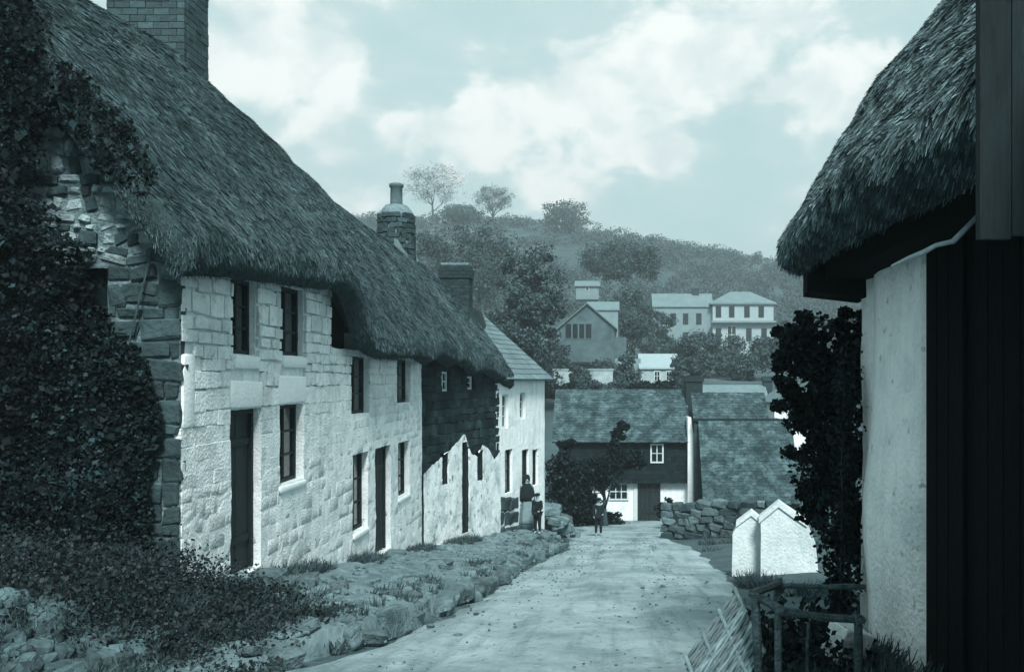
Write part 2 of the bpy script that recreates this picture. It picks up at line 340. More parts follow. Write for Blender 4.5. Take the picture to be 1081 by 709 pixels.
# raised footway in front of the cottages, with its edge stones
def zfoot(x, y):
    e, f = xk(y), xf(y); t = max(0, min(1, (x-e)/(f-e))); k = min(1, max(0, (y-6.6)/1.6))
    return lerp(zr(y)+.17*k-.04*(1-k), zp(y), t**.7)
def footway():
    ys = list(np.arange(6.6, 30.4, .16)); n = 18; V = []; F = []
    for y in ys:
        e, f = xk(y), xf(y)-.35
        V.append((e+.06, y, zr(y)-.12))
        for i in range(n+1):
            t = i/n; x = lerp(e, f, t); z = zfoot(x, y)+.09*fb(x, y, 0, 2.2)+.07*fb(x, y, 5, 5)
            V.append((x+.05*nz(x, y, 2, 2)*(t < .2), y, z))
    w = n+2
    for j in range(len(ys)-1):
        for i in range(w-1): k = j*w+i; F.append((k, k+1, k+w+1, k+w))
    fo = link('footway', mesh('footway', V, F, PAVE, True), kind='structure')
    y = 7.4; rnd = random.Random(3)
    while y < 29.2:
        ln = rnd.uniform(.12, .30) if rnd.random() < .45 else rnd.uniform(.28, .70); yy = y+ln/2; x = xk(yy); h = rnd.uniform(.14, .30)
        ang = math.atan2(xk(yy+.3)-xk(yy-.3), .6)
        if rnd.random() < .82:
            put('edge_stone', rnd.choice(ST_GRAN), (x+rnd.uniform(-.16,.07), yy, zr(yy)+h*.5-rnd.uniform(.02,.10)), (rnd.uniform(.18,.5), ln*.96, h), (rnd.uniform(-.25,.25), rnd.uniform(-.25,.25), -ang+rnd.uniform(-.4,.4)), fo)
        for _ in range(2):
            if rnd.random() < .6:   # smaller stones fallen or bedded about the edge
                s = rnd.uniform(.06,.18); xx = x+rnd.uniform(-.45,.22); put('edge_stone', rnd.choice(ST_GRAN), (xx, yy+rnd.uniform(-.2,.2), (zfoot(xx, yy) if xx < x else zr(yy))+s*.12), (s*1.4, s, s*.7), (rnd.uniform(-.4,.4), rnd.uniform(-.4,.4), rnd.uniform(0,3)), fo)
        if rnd.random() < .22:      # flat stones bedded in the footway
            xx = lerp(x, xf(yy), rnd.uniform(.12, .6)); put('paving_stone', rnd.choice(ST_GRAN), (xx, yy, zfoot(xx, yy)+.0), (rnd.uniform(.25,.6), rnd.uniform(.2,.5), .14), (rnd.uniform(-.12,.12), rnd.uniform(-.12,.12), rnd.uniform(0,3)), fo)
        y += ln*rnd.uniform(.9, 1.2)
footway()

# ------------------------------------------------------------------ walls with real openings
def wall_mesh(name, path, s0, s1, zb, zt, ops, m, step=.25, disp=.02, edge=.012, inset=0.0):
    """path(s)->(x,y,nx,ny); ops: (sa,sb,za,zb,depth). Front skin with reveals."""
    S = sorted(set([round(v, 4) for v in list(np.linspace(s0, s1, max(2, int((s1-s0)/step)+1)))+[v for o in ops for v in o[:2] if s0 <= v <= s1]]))
    zlo = min(zb(s) for s in S); zhi = max(zt(s) for s in S)
    Z = sorted(set([round(v, 4) for v in list(np.linspace(zlo, zhi, max(2, int((zhi-zlo)/step)+1)))+[v for o in ops for v in o[2:4]]]))
    vid = {}; V = []; F = []
    def vert(i, j, depth=0):
        k = (i, j, depth)
        if k not in vid:
            s = S[i]; x, y, nx, ny = path(s); z = min(Z[j], zt(s)); onedge = any((s in (round(o[0],4), round(o[1],4))) or (Z[j] in (round(o[2],4), round(o[3],4))) for o in ops)
            d = disp*fb(x, y, z, 1.7)+disp*.5*fb(x, y, z, 6)-depth-(inset(s, z) if callable(inset) else inset)
            if onedge: x += ny*0+edge*nz(x, y, z, 9); y += edge*nz(y, z, x, 7); z += edge*nz(z, x, y, 8)
            V.append((x+nx*d, y+ny*d, z)); vid[k] = len(V)-1
        return vid[k]
    def inside(i, j):
        sc_, zc = (S[i]+S[i+1])/2, (Z[j]+Z[j+1])/2
        for o in ops:
            if o[0] < sc_ < o[1] and o[2] < zc < o[3]: return o
        return None
    for i in range(len(S)-1):
        for j in range(len(Z)-1):
            if Z[j] >= max(zt(S[i]), zt(S[i+1])): continue
            if Z[j+1] <= min(zb(S[i]), zb(S[i+1])): continue
            o = inside(i, j)
            if o is None: F.append((vert(i,j), vert(i+1,j), vert(i+1,j+1), vert(i,j+1)))
            else:
                dp = o[4]
                for (a, b, ni, nj) in (((i,j),(i+1,j),i,j-1),((i+1,j),(i+1,j+1),i+1,j),((i+1,j+1),(i,j+1),i,j+1),((i,j+1),(i,j),i-1,j)):
                    if not (0 <= ni < len(S)-1 and 0 <= nj < len(Z)-1) or inside(ni, nj) is not o:
                        F.append((vert(*a), vert(*b), vert(*b, dp), vert(*a, dp)))
    return mesh(name, V, F, m, False)
def fr_at(path, s):
    x, y, nx, ny = path(s); return Vector((x, y, 0)), Vector((-ny, nx, 0)), Vector((nx, ny, 0))
def window(parent, path, op, cols=2, rows=3, fm=WOODD, name='window', single=True, bar=.028, w=True):
    sa, sb, za, zb, dp = op; o, es, en = fr_at(path, (sa+sb)/2); h = (sb-sa)/2; ez = Vector((0,0,1)); b = MB(); fw = .055
    y0, y1 = -dp-.02, -dp+.055
    for a in ((-h-.02,-h+fw,y0,y1,za-.02,zb+.02),(h-fw,h+.02,y0,y1,za-.02,zb+.02),(-h+fw,h-fw,y0,y1,za-.02,za+fw),(-h+fw,h-fw,y0,y1,zb-fw,zb+.02)): b.frame(o, es, en, ez, a)
    win = link(name, b.mesh(name, fm), parent, w)
    b = MB(); cw = (2*h-2*fw)/cols; rh = (zb-za-2*fw)/rows; pm = MB()
    for c in range(1, cols): x = -h+fw+c*cw; b.frame(o, es, en, ez, (x-bar/2-.008*(c == cols/2), x+bar/2+.008*(c == cols/2), -dp+.0, -dp+.045, za+fw, zb-fw))
    for r in range(1, rows): z = za+fw+r*rh; b.frame(o, es, en, ez, (-h+fw, h-fw, -dp+.004, -dp+.038, z-bar/2, z+bar/2))
    if cols > 1 or rows > 1: link('glazing_bars', b.mesh('glazing_bars', fm), win, w)
    for c in range(cols):
        for r in range(rows):
            q = MB(); x = -h+fw+c*cw; z = za+fw+r*rh; q.frame(o, es, en, ez, (x+.002, x+cw-.002, -dp+.012+random.uniform(-.003,.003), -dp+.018, z+.002, z+rh-.002))
            link('pane', q.mesh('pane', GLASS), win, w)
    return win
def plank_door(parent, path, op, n=4, m=WOODD, name='door', w=True):
    sa, sb, za, zb, dp = op; o, es, en = fr_at(path, (sa+sb)/2); h = (sb-sa)/2; ez = Vector((0,0,1)); b = MB()
    for a in ((-h-.02,-h+.06,-dp-.02,-dp+.07,za,zb+.02),(h-.06,h+.02,-dp-.02,-dp+.07,za,zb+.02),(-h+.06,h-.06,-dp-.02,-dp+.07,zb-.07,zb+.02)): b.frame(o, es, en, ez, a)
    d = link(name, b.mesh(name, m), parent, w); pw = (2*h-.12)/n
    for k in range(n):
        q = MB(); x = -h+.06+k*pw; q.frame(o, es, en, ez, (x+.006, x+pw-.006, -dp-.01, -dp+.025+random.uniform(-.004,.004), za+.02, zb-.07)); link('plank', q.mesh('plank', m), d, w)
    for z in (za+.35, zb-.45):
        q = MB(); q.frame(o, es, en, ez, (-h+.08, h-.08, -dp+.03, -dp+.045, z, z+.09)); link('batten', q.mesh('batten', m), d, w)
    q = MB(); q.frame(o, es, en, ez, (-h+.14, -h+.18, -dp+.04, -dp+.085, za+.95, za+1.06)); link('latch', q.mesh('latch', GRAND), d, w)
    return d
def sblock(name, me, path, sa, sb, za, zb, parent, proud=.025, deep=.12):
    o, es, en = fr_at(path, (sa+sb)/2); ang = math.atan2(es.y, es.x)
    return put(name, me, o+en*(proud-deep/2-.0)+Vector((0,0,(za+zb)/2)), (sb-sa, deep, zb-za), (0,0,ang), parent)

# ------------------------------------------------------------------ thatch
def thatch(parent, eave, ridge, back, m, sm, nstraw, thick=.36, nu=90, nv=22, bulge=.16, rough=.05, yawsd=.20, straw=(.22,.5,.016), seed=1, side=1, fringe=4000, backn=6, vpow=1.0):
    """eave/ridge/back: lists of 3-D points of equal length running along the roof"""
    rg = np.random.default_rng(seed)
    def res(pts):
        A = np.array(pts, float); d = np.r_[0, np.cumsum(np.linalg.norm(np.diff(A, axis=0), axis=1))]; t = np.linspace(0, d[-1], nu+1)
        B = np.stack([np.interp(t, d, A[:,k]) for k in range(3)], 1)
        for _ in range(2): B[1:-1] = .25*B[:-2]+.5*B[1:-1]+.25*B[2:]
        return B
    E, Rg, Bk = res(eave), res(ridge), res(back); top = np.zeros((nu+1, nv+1+backn, 3)); bot = np.zeros_like(top); nrm = np.zeros_like(top)
    for i in range(nu+1):
        al = (E[min(i+1,nu)]-E[max(i-1,0)]); al /= np.linalg.norm(al)
        for j in range(nv+1+backn):
            if j <= nv:
                v = j/nv; p = E[i]*(1-v)+Rg[i]*v; d = Rg[i]-E[i]
            else:
                v = 1-(j-nv)/backn; p = Bk[i]*(1-v)+Rg[i]*v; d = Bk[i]-Rg[i]
            d = d/np.linalg.norm(d); n = np.cross(al, d)*side; n /= np.linalg.norm(n)
            if n[2] < 0: n = -n
            if j == nv: n = np.array((0,0,1.))
            bl = bulge*math.sin(math.pi*min(1, max(0, v)))**.8 if j < nv else 0
            r = 2.2*rough*fb(p[0], p[1], p[2], .55)+rough*fb(p[0], p[1], p[2], 1.9)+.4*rough*fb(p[0], p[1], p[2], 6)
            ed = min(i, nu-i); er = thick*.30*max(0, 1-ed/2.0)**2      # rolled verge
            lip = thick*.22 if j == 0 else 0
            top[i,j] = p+n*(thick+bl+r-er-lip) + (np.array((0,0,-.03))*(j==0)); nrm[i,j] = n
            bot[i,j] = p+n*(bl*.5)+(.03*fb(p[0], p[1], p[2], 3))*np.array((0,0,1.))
    ncol = nv+1+backn; V = list(map(tuple, top.reshape(-1,3)))+list(map(tuple, bot.reshape(-1,3))); off = (nu+1)*ncol; F = []
    T = lambda i, j: i*ncol+j
    for i in range(nu):
        for j in range(ncol-1):
            F.append((T(i,j), T(i+1,j), T(i+1,j+1), T(i,j+1))); F.append((off+T(i,j), off+T(i,j+1), off+T(i+1,j+1), off+T(i+1,j)))
        F.append((T(i,0), off+T(i,0), off+T(i+1,0), T(i+1,0))); F.append((T(i,ncol-1), T(i+1,ncol-1), off+T(i+1,ncol-1), off+T(i,ncol-1)))
    for j in range(ncol-1):
        F.append((T(0,j), T(0,j+1), off+T(0,j+1), off+T(0,j))); F.append((T(nu,j), off+T(nu,j), off+T(nu,j+1), T(nu,j+1)))
    if side < 0: F = [f[::-1] for f in F]
    roof = link('thatch_roof', mesh('thatch_roof', V, F, m, True), parent)
    # straw laid down the slope
    def sample(A, u, v):
        fu, fv = u*nu, v*nv; i = np.minimum(fu.astype(int), nu-1); j = np.minimum(fv.astype(int), nv-1); a = (fu-i)[:,None]; b = (fv-j)[:,None]
        return A[i,j]*(1-a)*(1-b)+A[i+1,j]*a*(1-b)+A[i,j+1]*(1-a)*b+A[i+1,j+1]*a*b
    u = rg.random(nstraw); v = rg.random(nstraw)**vpow; p = sample(top, u, v); n = sample(nrm, u, v); n /= np.linalg.norm(n, axis=1)[:,None]
    dn = sample(top, u, np.maximum(v-.03, 0))-sample(top, u, np.minimum(v+.03, 1)); dn /= np.linalg.norm(dn, axis=1)[:,None]
    c = np.cross(dn, n); L = rg.uniform(straw[0], straw[1], nstraw)[:,None]; W = straw[2]*(.35+1.5*rg.random(nstraw)**2)[:,None]
    yaw = rg.normal(0, yawsd, nstraw)[:,None]; dn2 = dn+c*yaw; cc = c+n*rg.uniform(-1.1, 1.1, nstraw)[:,None]; cc /= np.linalg.norm(cc, axis=1)[:,None]
    lift = (rg.random(nstraw)[:,None]**2)*.032+.004; p0 = p-dn2*L*.5+n*.002; tip = p+dn2*L*.5+n*lift
    Q = [np.stack([p0-cc*W*.5, p0+cc*W*.5, tip+cc*W*.35, tip-cc*W*.35], 1)]
    if fringe:   # ends hanging at the eave lip
        u = rg.random(fringe); t = rg.random(fringe)[:,None]; i = np.minimum((u*nu).astype(int), nu-1); a = (u*nu-i)[:,None]
        tp = top[i,0]*(1-a)+top[i+1,0]*a; bt = bot[i,0]*(1-a)+bot[i+1,0]*a; n = nrm[i,0]; p = tp*(1-t)+bt*t
        dn = (top[i,0]-top[i,2]); dn /= np.linalg.norm(dn, axis=1)[:,None]; c = np.cross(dn, n); L = rg.uniform(.04, .10, fringe)[:,None]
        dd = dn+c*rg.normal(0, .35, fringe)[:,None]+np.array((0,0,-.3)); W = straw[2]*rg.uniform(.6, 1.4, fringe)[:,None]
        cc = c+n*rg.uniform(-1.5, 1.5, fringe)[:,None]; cc /= np.linalg.norm(cc, axis=1)[:,None]
        Q.append(np.stack([p-dd*L*.7-cc*W*.5, p-dd*L*.7+cc*W*.5, p+dd*L*.45+cc*W*.25, p+dd*L*.45-cc*W*.25], 1))
        for iu, sg in ((0, 0), (nu, 0)):       # and at the two verges
            m_ = fringe//3; vv = rg.random(m_)*nv; j = np.minimum(vv.astype(int), nv-1); b = (vv-j)[:,None]; t = rg.random(m_)[:,None]
            tp = top[iu,j]*(1-b)+top[iu,j+1]*b; bt = bot[iu,j]*(1-b)+bot[iu,j+1]*b; p = tp*(1-t)+bt*t; dn = top[iu,j]-top[iu,j+1]; dn /= np.linalg.norm(dn, axis=1)[:,None]
            al = (top[iu,j]-top[1 if iu == 0 else nu-1,j]); al /= np.linalg.norm(al, axis=1)[:,None]
            dd = dn+al*rg.uniform(.05, .7, m_)[:,None]; L = rg.uniform(.05, .12, m_)[:,None]; cc = np.cross(dd, al+rg.normal(0, .4, (m_, 3))); cc /= np.linalg.norm(cc, axis=1)[:,None]; W = straw[2]*rg.uniform(.6, 1.4, m_)[:,None]
            Q.append(np.stack([p-dd*L*.5-cc*W*.5, p-dd*L*.5+cc*W*.5, p+dd*L*.5+cc*W*.25, p+dd*L*.5-cc*W*.25], 1))
    link('straw', quads('straw', np.concatenate(Q), sm), roof, kind='stuff')
    return roof, top, nrm

# ------------------------------------------------------------------ the long thatched row on the left
ROW = thing('thatched_cottage_row', 'long row of whitewashed stone cottages under one sagging thatched roof on the left', 'cottage', (-4.5, 9.8, -2.3))
E_ROW = [(-4.36,9.35,1.02),(-4.34,10.4,1.12),(-4.32,11.9,1.20),(-4.3,13.7,1.30),(-4.3,14.4,1.36),(-4.3,14.8,1.26),(-4.3,15.15,1.0),(-4.3,15.45,.68),(-4.3,15.8,.48),(-4.3,16.6,.38),(-4.3,18.2,.38),(-4.3,19.9,.46),(-4.25,20.8,.30),(-4.2,21.7,.50),(-4.05,22.6,.28),(-3.93,23.4,.42),(-3.75,24.2,.10),(-3.56,25.0,.22),(-3.3,26.3,-.06),(-3.1,27.4,-.28)]
R_ROW = [(-7.0,9.5,4.2),(-7.0,11,4.5),(-6.95,12.4,4.62),(-6.9,13.8,4.68),(-6.9,14.2,4.68),(-6.9,14.5,4.66),(-6.9,15,4.62),(-6.88,15.6,4.56),(-6.85,16.3,4.5),(-6.8,17.7,4.35),(-6.8,19,4.17),(-6.8,20.3,4.0),(-6.7,21.8,3.8),(-6.5,23.2,3.6),(-6.2,24.8,3.4),(-6.0,26.4,3.2),(-5.75,27.9,3.0)]
B_ROW = [(2*r[0]+4.3-.4*max(0, r[1]-21.5)/6, r[1]+.2, .9-.06*(r[1]-9.5)) for r in R_ROW]
thatch(ROW, E_ROW, R_ROW, B_ROW, THAT, STRAW, 230000, nu=120, nv=26, straw=(.05,.17,.0085), yawsd=.34, seed=3, fringe=9000)
eave_top = table([(p[1], p[2]+.42) for p in E_ROW])
y2s = lambda px: fac_s(px)
def op(px0, px1, zb_, zt_, dp=.16): return (fac_s(px0), fac_s(px1), zb_, zt_, dp)
O_D1 = op(243,275,-2.36,-.365); O_W1 = op(246,272,.30,1.22); O_W2 = op(297,322,.33,1.28); O_G1 = op(295,320,-1.43,-.35)
O_W3 = op(371,390,-.61,.40); O_W4 = op(419,433,-.5,.42); O_G2 = op(372,388,-2.66,-1.3); O_D2 = op(396,412,-3.36,-1.3); O_G3 = op(420,432,-2.47,-1.32)
O_LO = op(350,384,.50,1.62,.35)
OPS1 = [O_D1,O_W1,O_W2,O_G1,O_W3,O_W4,O_G2,O_D2,O_G3,O_LO]
base = lambda s: zp(fac(s)[1])-.5
top1 = lambda s: eave_top(fac(s)[1])+.02
# limewashed wall; upper courses of the first cottage show their stones, bedded 2 cm proud of it
def coat_in(s, z):      # thick limewash fills the joints low down, thinly in patches further up
    return lerp(-.006, .03, max(0, min(1, (z+.75+.5*fb(s, z, 4, .9)+.25*fb(s, z, 1, 3))/.5))*max(.35, min(1, 1.6-s/9)))
FRONT = link('front_wall', wall_mesh('front_wall', fac, 0, FL[1], base, top1, OPS1, LIME, .15, .018, inset=coat_in), ROW)
def hits(ops, a, b, c, d, mg=.02): return any(a < o[1]+mg and b > o[0]-mg and c < o[3]+mg and d > o[2]-mg for o in ops)
blocks = [(O_D1[0]-.04,O_D1[1]+.03,-.345,-.03),(O_G1[0]-.05,O_G1[1]+.05,-.33,.04),(O_W1[0],O_W1[1],.13,.285),(O_W2[0],O_W2[1],.16,.315),(O_G1[0]-.03,O_G1[1]+.02,-1.54,-1.445),
          (.02,.28,-.50,.28),(O_G2[0],O_G2[1],-2.78,-2.67),(O_G3[0],O_G3[1],-2.58,-2.48)]
for k, (a, b, c, d) in enumerate(blocks):
    nm = ['lintel','lintel','sill','sill','sill','quoin','sill','sill'][k]
    sblock(nm, ST_BLOCK[k%3], fac, a, b, c, d, FRONT, .022 if nm != 'sill' else .035, .14)
def courses(path, s0, s1, z0, z1, ops, hmin, hmax, lmin, lmax, seed, slope=lambda s: 0, limit=None):
    rnd = random.Random(seed); z = z0; out = []
    while z < z1:
        h = rnd.uniform(hmin, hmax); s = s0-rnd.uniform(0, lmin*.5)
        while s < s1:
            l = rnd.uniform(lmin, lmax); a, b = max(s0, s), min(s1, s+l); c = z+slope((a+b)/2); hh = h
            if b-a > .07:
                aa, bb = a, b
                for o_ in ops:       # cut the stone back at an opening
                    if c+hh > o_[2]-.01 and c < o_[3]+.01:
                        if aa < o_[0] < bb: bb = o_[0]-.005
                        elif aa < o_[1] < bb: aa = o_[1]+.005
                if bb-aa > .06 and not hits(ops, aa, bb, c, c+hh, -.02) and (limit is None or limit((aa+bb)/2, c+hh)):
                    out.append((aa+.011, bb-.011, c+.009+rnd.uniform(-.016,.012), c+hh-.009+rnd.uniform(-.012,.016)))
            s += l
        z += h
    return out
allb = [(a,b,c,d,0) for a,b,c,d in blocks]
cs = courses(fac, .0, FL[1]-.05, -3.6, 1.5, OPS1+allb, .13, .27, .16, .60, 11, lambda s: 0,
             lambda s, zt_: zt_ < top1(s)-.06 and zt_ > zp(fac(s)[1])+.08)
rest = []; near = 0
for (a, b, c, d) in sorted(cs, key=lambda q: q[0]):
    zc = (c+d)/2; s = (a+b)/2
    # the limewash is thicker low down and further on: only faint relief of the stones there
    vis = max(.0, min(1, (zc+.45)/.5))*max(.25, 1-max(0, s-5.2)/4); gap = lerp(.0, .012, vis); a += gap-.008; b -= gap-.008; c += gap-.007; d -= gap-.007
    proud = lerp(-.004, .006, vis)+random.uniform(-.004,.004)*(1+1.8*vis); me = random.choice(ST_LIME); deep = .10
    o, es, en = fr_at(fac, s); ang = math.atan2(es.y, es.x); loc = o+en*(proud-deep/2+.02*fb(o.x, o.y, zc, 1.7)+.01)+Vector((0,0,zc)); scl = (b-a, deep, d-c)
    if near < 290 and s < 7.2 and zc > -1.2: put('stone', me, loc, scl, (random.uniform(-.02,.02)*vis, random.uniform(-.03,.03)*vis, ang+random.uniform(-.03,.03)*vis), FRONT); near += 1
    else: rest.append((me, loc, scl, (0, random.uniform(-.01,.01), ang)))
joined('wall_stones', rest, LIMES, FRONT)
for o_, k in ((O_W1,0),(O_W2,0),(O_G1,1),(O_W3,0),(O_W4,0),(O_G2,1),(O_G3,0)):
    window(ROW, fac, o_, 2, 3)
plank_door(ROW, fac, O_D1); plank_door(ROW, fac, O_D2)
# black panel put in for the deep shade beneath the step in the thatch
sa, sb, za, zb, dp = O_LO; shade_panel = MB(); o, es, en = fr_at(fac, (sa+sb)/2); shade_panel.frame(o, es, en, Vector((0,0,1)), ((sa-sb)/2-.03, (sb-sa)/2+.03, -dp-.04, -dp, za-.03, zb+.03))
link('cavity_shade', shade_panel.mesh('cavity_shade', TAR_SHADE), ROW)
# doorsteps
for o_, px in ((O_D1, 0), (O_D2, 0)):
    sblock('doorstep', ST_GRAN[2], fac, o_[0]-.08, o_[1]+.08, o_[2]-.26, o_[2]-.01, ROW, .30, .55)

# third cottage of the row: dark stone above, painted as if shadowed, ragged limewash below
s2, s3 = FL[1], FL[2]
def opf(px0, px1, pa, pb, dp=.14):
    a, b = fac_s(px0), fac_s(px1); y = fac((a+b)/2)[1]; return (a, b, (VY-pb)/F_PX*y, (VY-pa)/F_PX*y, dp)
O_W5 = opf(466,475,392,413); O_W6 = opf(494,501,397,411); O_G4 = opf(465,472,477,511); O_D3 = opf(486,494,466,562); O_G5 = opf(502,509,475,507)
OPS2 = [O_W5,O_W6,O_G4,O_D3,O_G5]
W2 = link('dark_stone_wall', wall_mesh('dark_stone_wall', fac, s2, s3, base, top1, OPS2, mat('shaded_dark_wall', .02, .4, 4, .95, .6, 20), .2, .03, inset=.02), ROW, label='dark unwashed stone wall above ragged limewash')
ctop = lambda s: float(np.interp((s-s2)/(s3-s2), [0,.06,.12,.30,.46,.50,.58,.66,.72,.80,.90,1], [-2.2,-2.1,-2.0,-1.75,-1.42,-1.45,-1.95,-2.05,-1.75,-1.85,-2.2,-2.05]))+.05*nz(s*3, 1, 2)+.03*nz(s*9, 3, 2)
cs2 = courses(fac, s2+.02, s3-.02, -2.6, .6, OPS2, .14, .26, .2, .5, 23, limit=lambda s, z: z < top1(s)-.05 and z > ctop(s)-.1)
for a, b, c, d in cs2: sblock('stone', random.choice(ST_SHADED), fac, a-.006, b+.006, c-.006, d+.006, W2, .012+random.uniform(-.012,.012), .14)
link('limewash_coat', wall_mesh('limewash_coat', fac, s2+.01, s3-.01, base, ctop, [o[:4]+(.04,) for o in OPS2], mat('flaking_limewash', .74, .14, 9, .92, .6, 26, stain=[(.30, 1.8, .50, .64, .6), (.08, 5, .57, .66, .75)], streak=(.25, .55, (1.5, 1.5, .6))), .06, .02, inset=-.05), ROW)
window(ROW, fac, O_W5, 2, 2, PAINT); window(ROW, fac, O_W6, 1, 2, PAINT); window(ROW, fac, O_G4, 1, 3); window(ROW, fac, O_G5, 1, 3); plank_door(ROW, fac, O_D3, 3)

# near gable: rubble with big corner stones
def gab(s): return (-4.5-s, 9.8, 0, -1)           # s runs to the left, facing the camera
gtop = lambda s: float(np.interp(s, [0,2.5,5.0], [1.45,4.5,1.45]))
O_GW = (.75, 1.55, .35, 1.15, .18)
GMORT = mat('gable_mortar', .15, .5, 9, .95, 1.0, 26, stain=[(.07, 2, .5, .65, .7)])
GAB = link('gable_wall', wall_mesh('gable_wall', lambda s: (-9.5+s, 9.8, 0, -1), 0, 5.0, lambda s: -2.9, lambda s: gtop(5-s), [(5-O_GW[1], 5-O_GW[0], O_GW[2], O_GW[3], O_GW[4])], GMORT, .25, .02), ROW)
cg = courses(None, 0, 3.0, -2.4, .85, [O_GW], .12, .28, .18, .46, 31, limit=lambda s, z: z < gtop(s)-.05)+courses(None, 0, 3.0, .85, 4.2, [O_GW], .08, .19, .09, .30, 37, limit=lambda s, z: z < gtop(s)-.05)
for a, b, c, d in cg:
    if d < -.2 and a > .62: continue             # low down only the corner shows, the rest is under the ivy
    dark = c < .95 or random.random() < .35
    if c > .85 and a > .3: m_ = (b-a)*.02; a += m_; b -= m_; m_ = (d-c)*.03; c += m_; d -= m_
    put('stone', random.choice(ST_DARK if dark else ST_PALE), (-4.5-(a+b)/2, 9.8+.055-random.uniform(0,.03), (c+d)/2), (b-a+.0, .16, d-c+.0), (0, random.uniform(-.08,.08) if c < .85 else random.uniform(-.28,.28), random.uniform(-.05,.05)), GAB)
window(ROW, lambda s: (-9.5+s, 9.8, 0, -1), (5-O_GW[1], 5-O_GW[0], O_GW[2], O_GW[3], O_GW[4]), 2, 2)
# back and far walls so that the house is closed
b_ = MB(); b_.box(-9.4, -9.2, 9.85, 27, -4.6, .9); b_.box(-9.2, -3.5, 26.2, 26.4, -5, .0); link('back_wall', b_.mesh('back_wall', GRAND), ROW)

# chimneys
def brick_stack(parent, c, w, d, h, bh, m, name='chimney', cap=True, bl=.24, taper=0, rnd_=0.0):
    """stack laid brick by brick round a core"""
    x, y, z = c; core = MB(); core.box(x-w/2+.03, x+w/2-.03, y-d/2+.03, y+d/2-.03, z, z+h); st = link(name, core.mesh(name, MORT), parent)
    nrow = int(h/bh); off = root_of(parent).location
    mes = {}
    for r in range(nrow):
        k = 1-taper*max(0, r/nrow-.6)/.4; ww, dd = w*k, d*k
        ex = .04 if cap and nrow-4 <= r < nrow-1 else 0
        for face in range(3):
            L_ = (ww if face == 0 else dd)+2*ex; n = max(2, round(L_/bl)); s = L_/n; st0 = -L_/2-(s/2 if r % 2 else 0)
            for i in range(n+1):
                a, b = max(-L_/2, st0+i*s), min(L_/2, st0+(i+1)*s)
                if b-a < .05: continue
                key = (round(b-a, 3), face == 0)
                if key not in mes:
                    q = MB()
                    if face == 0: q.box(-(b-a)/2+.005, (b-a)/2-.005, -.045, .045, -bh/2+.005, bh/2-.005)
                    else: q.box(-.045, .045, -(b-a)/2+.005, (b-a)/2-.005, -bh/2+.005, bh/2-.005)
                    mes[key] = q.mesh('brick', m)
                jt = random.uniform(-.006, .006); zc = z+(r+.5)*bh
                if face == 0: loc = (x+(a+b)/2, y-dd/2-ex+.04+jt, zc)
                else:
                    a2, b2 = (a+.09*(a <= -L_/2+.01), b); loc = (x+(1 if face == 1 else -1)*(ww/2+ex-.04+jt), y+(a+b)/2+.0, zc)
                    if a <= -L_/2+.01: loc = (loc[0], loc[1]+.088, loc[2])
                put('brick', mes[key], loc, (1,1,1), (0,0,0), st)
    return st
brick_stack(ROW, (-6.85, 14.2, 4.3), 1.14, .8, 2.4, .10, BRICK)
# rounded rubble stack with a pot, further down the ridge
q = MB(); q.lathe([(.46,0),(.47,.5),(.46,.95),(.44,1.12),(.47,1.15),(.47,1.27),(.40,1.38),(.3,1.5),(.24,1.52)], 14, (-6.02,26.0,3.25), .05); rs = link('round_chimney', q.mesh('round_chimney', MORT, True), ROW)
for r in range(9):
    nst = 9
    for k in range(nst):
        a = 2*math.pi*(k+.5*(r%2)+random.uniform(-.1,.1))/nst; rr = .45-.02*r/8
        put('stone', random.choice(ST_DARK), (-6.02+rr*math.cos(a), 26.0+rr*math.sin(a), 3.32+r*.14), (.30, .14, .135), (0,0,a+math.pi/2), rs)
q = MB(); q.lathe([(.19,0),(.17,.1),(.165,.5),(.20,.53),(.20,.60),(.15,.62)], 12, (-6.02,26.0,4.74)); link('chimney_pot', q.mesh('chimney_pot', POT, True), rs)
q = MB(); q.add([(-5.9,25.2,3.15),(-5.3,25.6,2.6),(-5.35,26.6,2.6),(-5.7,26.6,3.15),(-5.9,25.2,3.75),(-5.35,25.6,3.0),(-5.4,26.6,3.0),(-5.7,26.6,3.75)],[(0,3,2,1),(4,5,6,7),(0,1,5,4),(1,2,6,5),(2,3,7,6),(3,0,4,7)]); link('chimney_flashing', q.mesh('chimney_flashing', MORT), rs)

# ------------------------------------------------------------------ slated white house closing the row
WH = thing('white_slated_house', 'tall narrow white house with grey slate roof at the far end of the thatched row', 'house', (-2.9, 28.6, -4.6))
s4 = FL[3]; eW = lambda s: lerp(.12, .0, (s-s3)/(s4-s3))
OW = [opf(530,537,416,452),opf(549,555,414,442),opf(533,541,474,520),opf(551,558,474,556),opf(562,568,474,512)]
link('front_wall', wall_mesh('front_wall', fac, s3+.01, s4, lambda s: -5.6, eW, OW, LIME, .25, .02), WH)
window(WH, fac, OW[0], 1, 3, PAINT); window(WH, fac, OW[1], 1, 3, PAINT); window(WH, fac, OW[2], 1, 4); plank_door(WH, fac, OW[3], 3); window(WH, fac, OW[4], 1, 3)
for k in range(16):
    ss = lerp(s3+.02, fac_s(547), (k % 4)/4); row_ = k//4; sblock('plinth_stone', ST_DARK[k % 12], fac, ss-.03, ss+.34+random.uniform(0,.08), -5.0+row_*.42-.03*(k%4), -4.6+row_*.42-.05*(k%4), WH, .08-.012*row_+random.uniform(-.03,.03), .3)
a = Vector((FAC[2][0], FAC[2][1], 0)); b = Vector((FAC[3][0], FAC[3][1], 0)); al = (b-a).normalized(); inn = Vector((-al.y, al.x, 0)); ez = Vector((0,0,1)); D = 4.6
q = MB()     # end walls with gable peaks
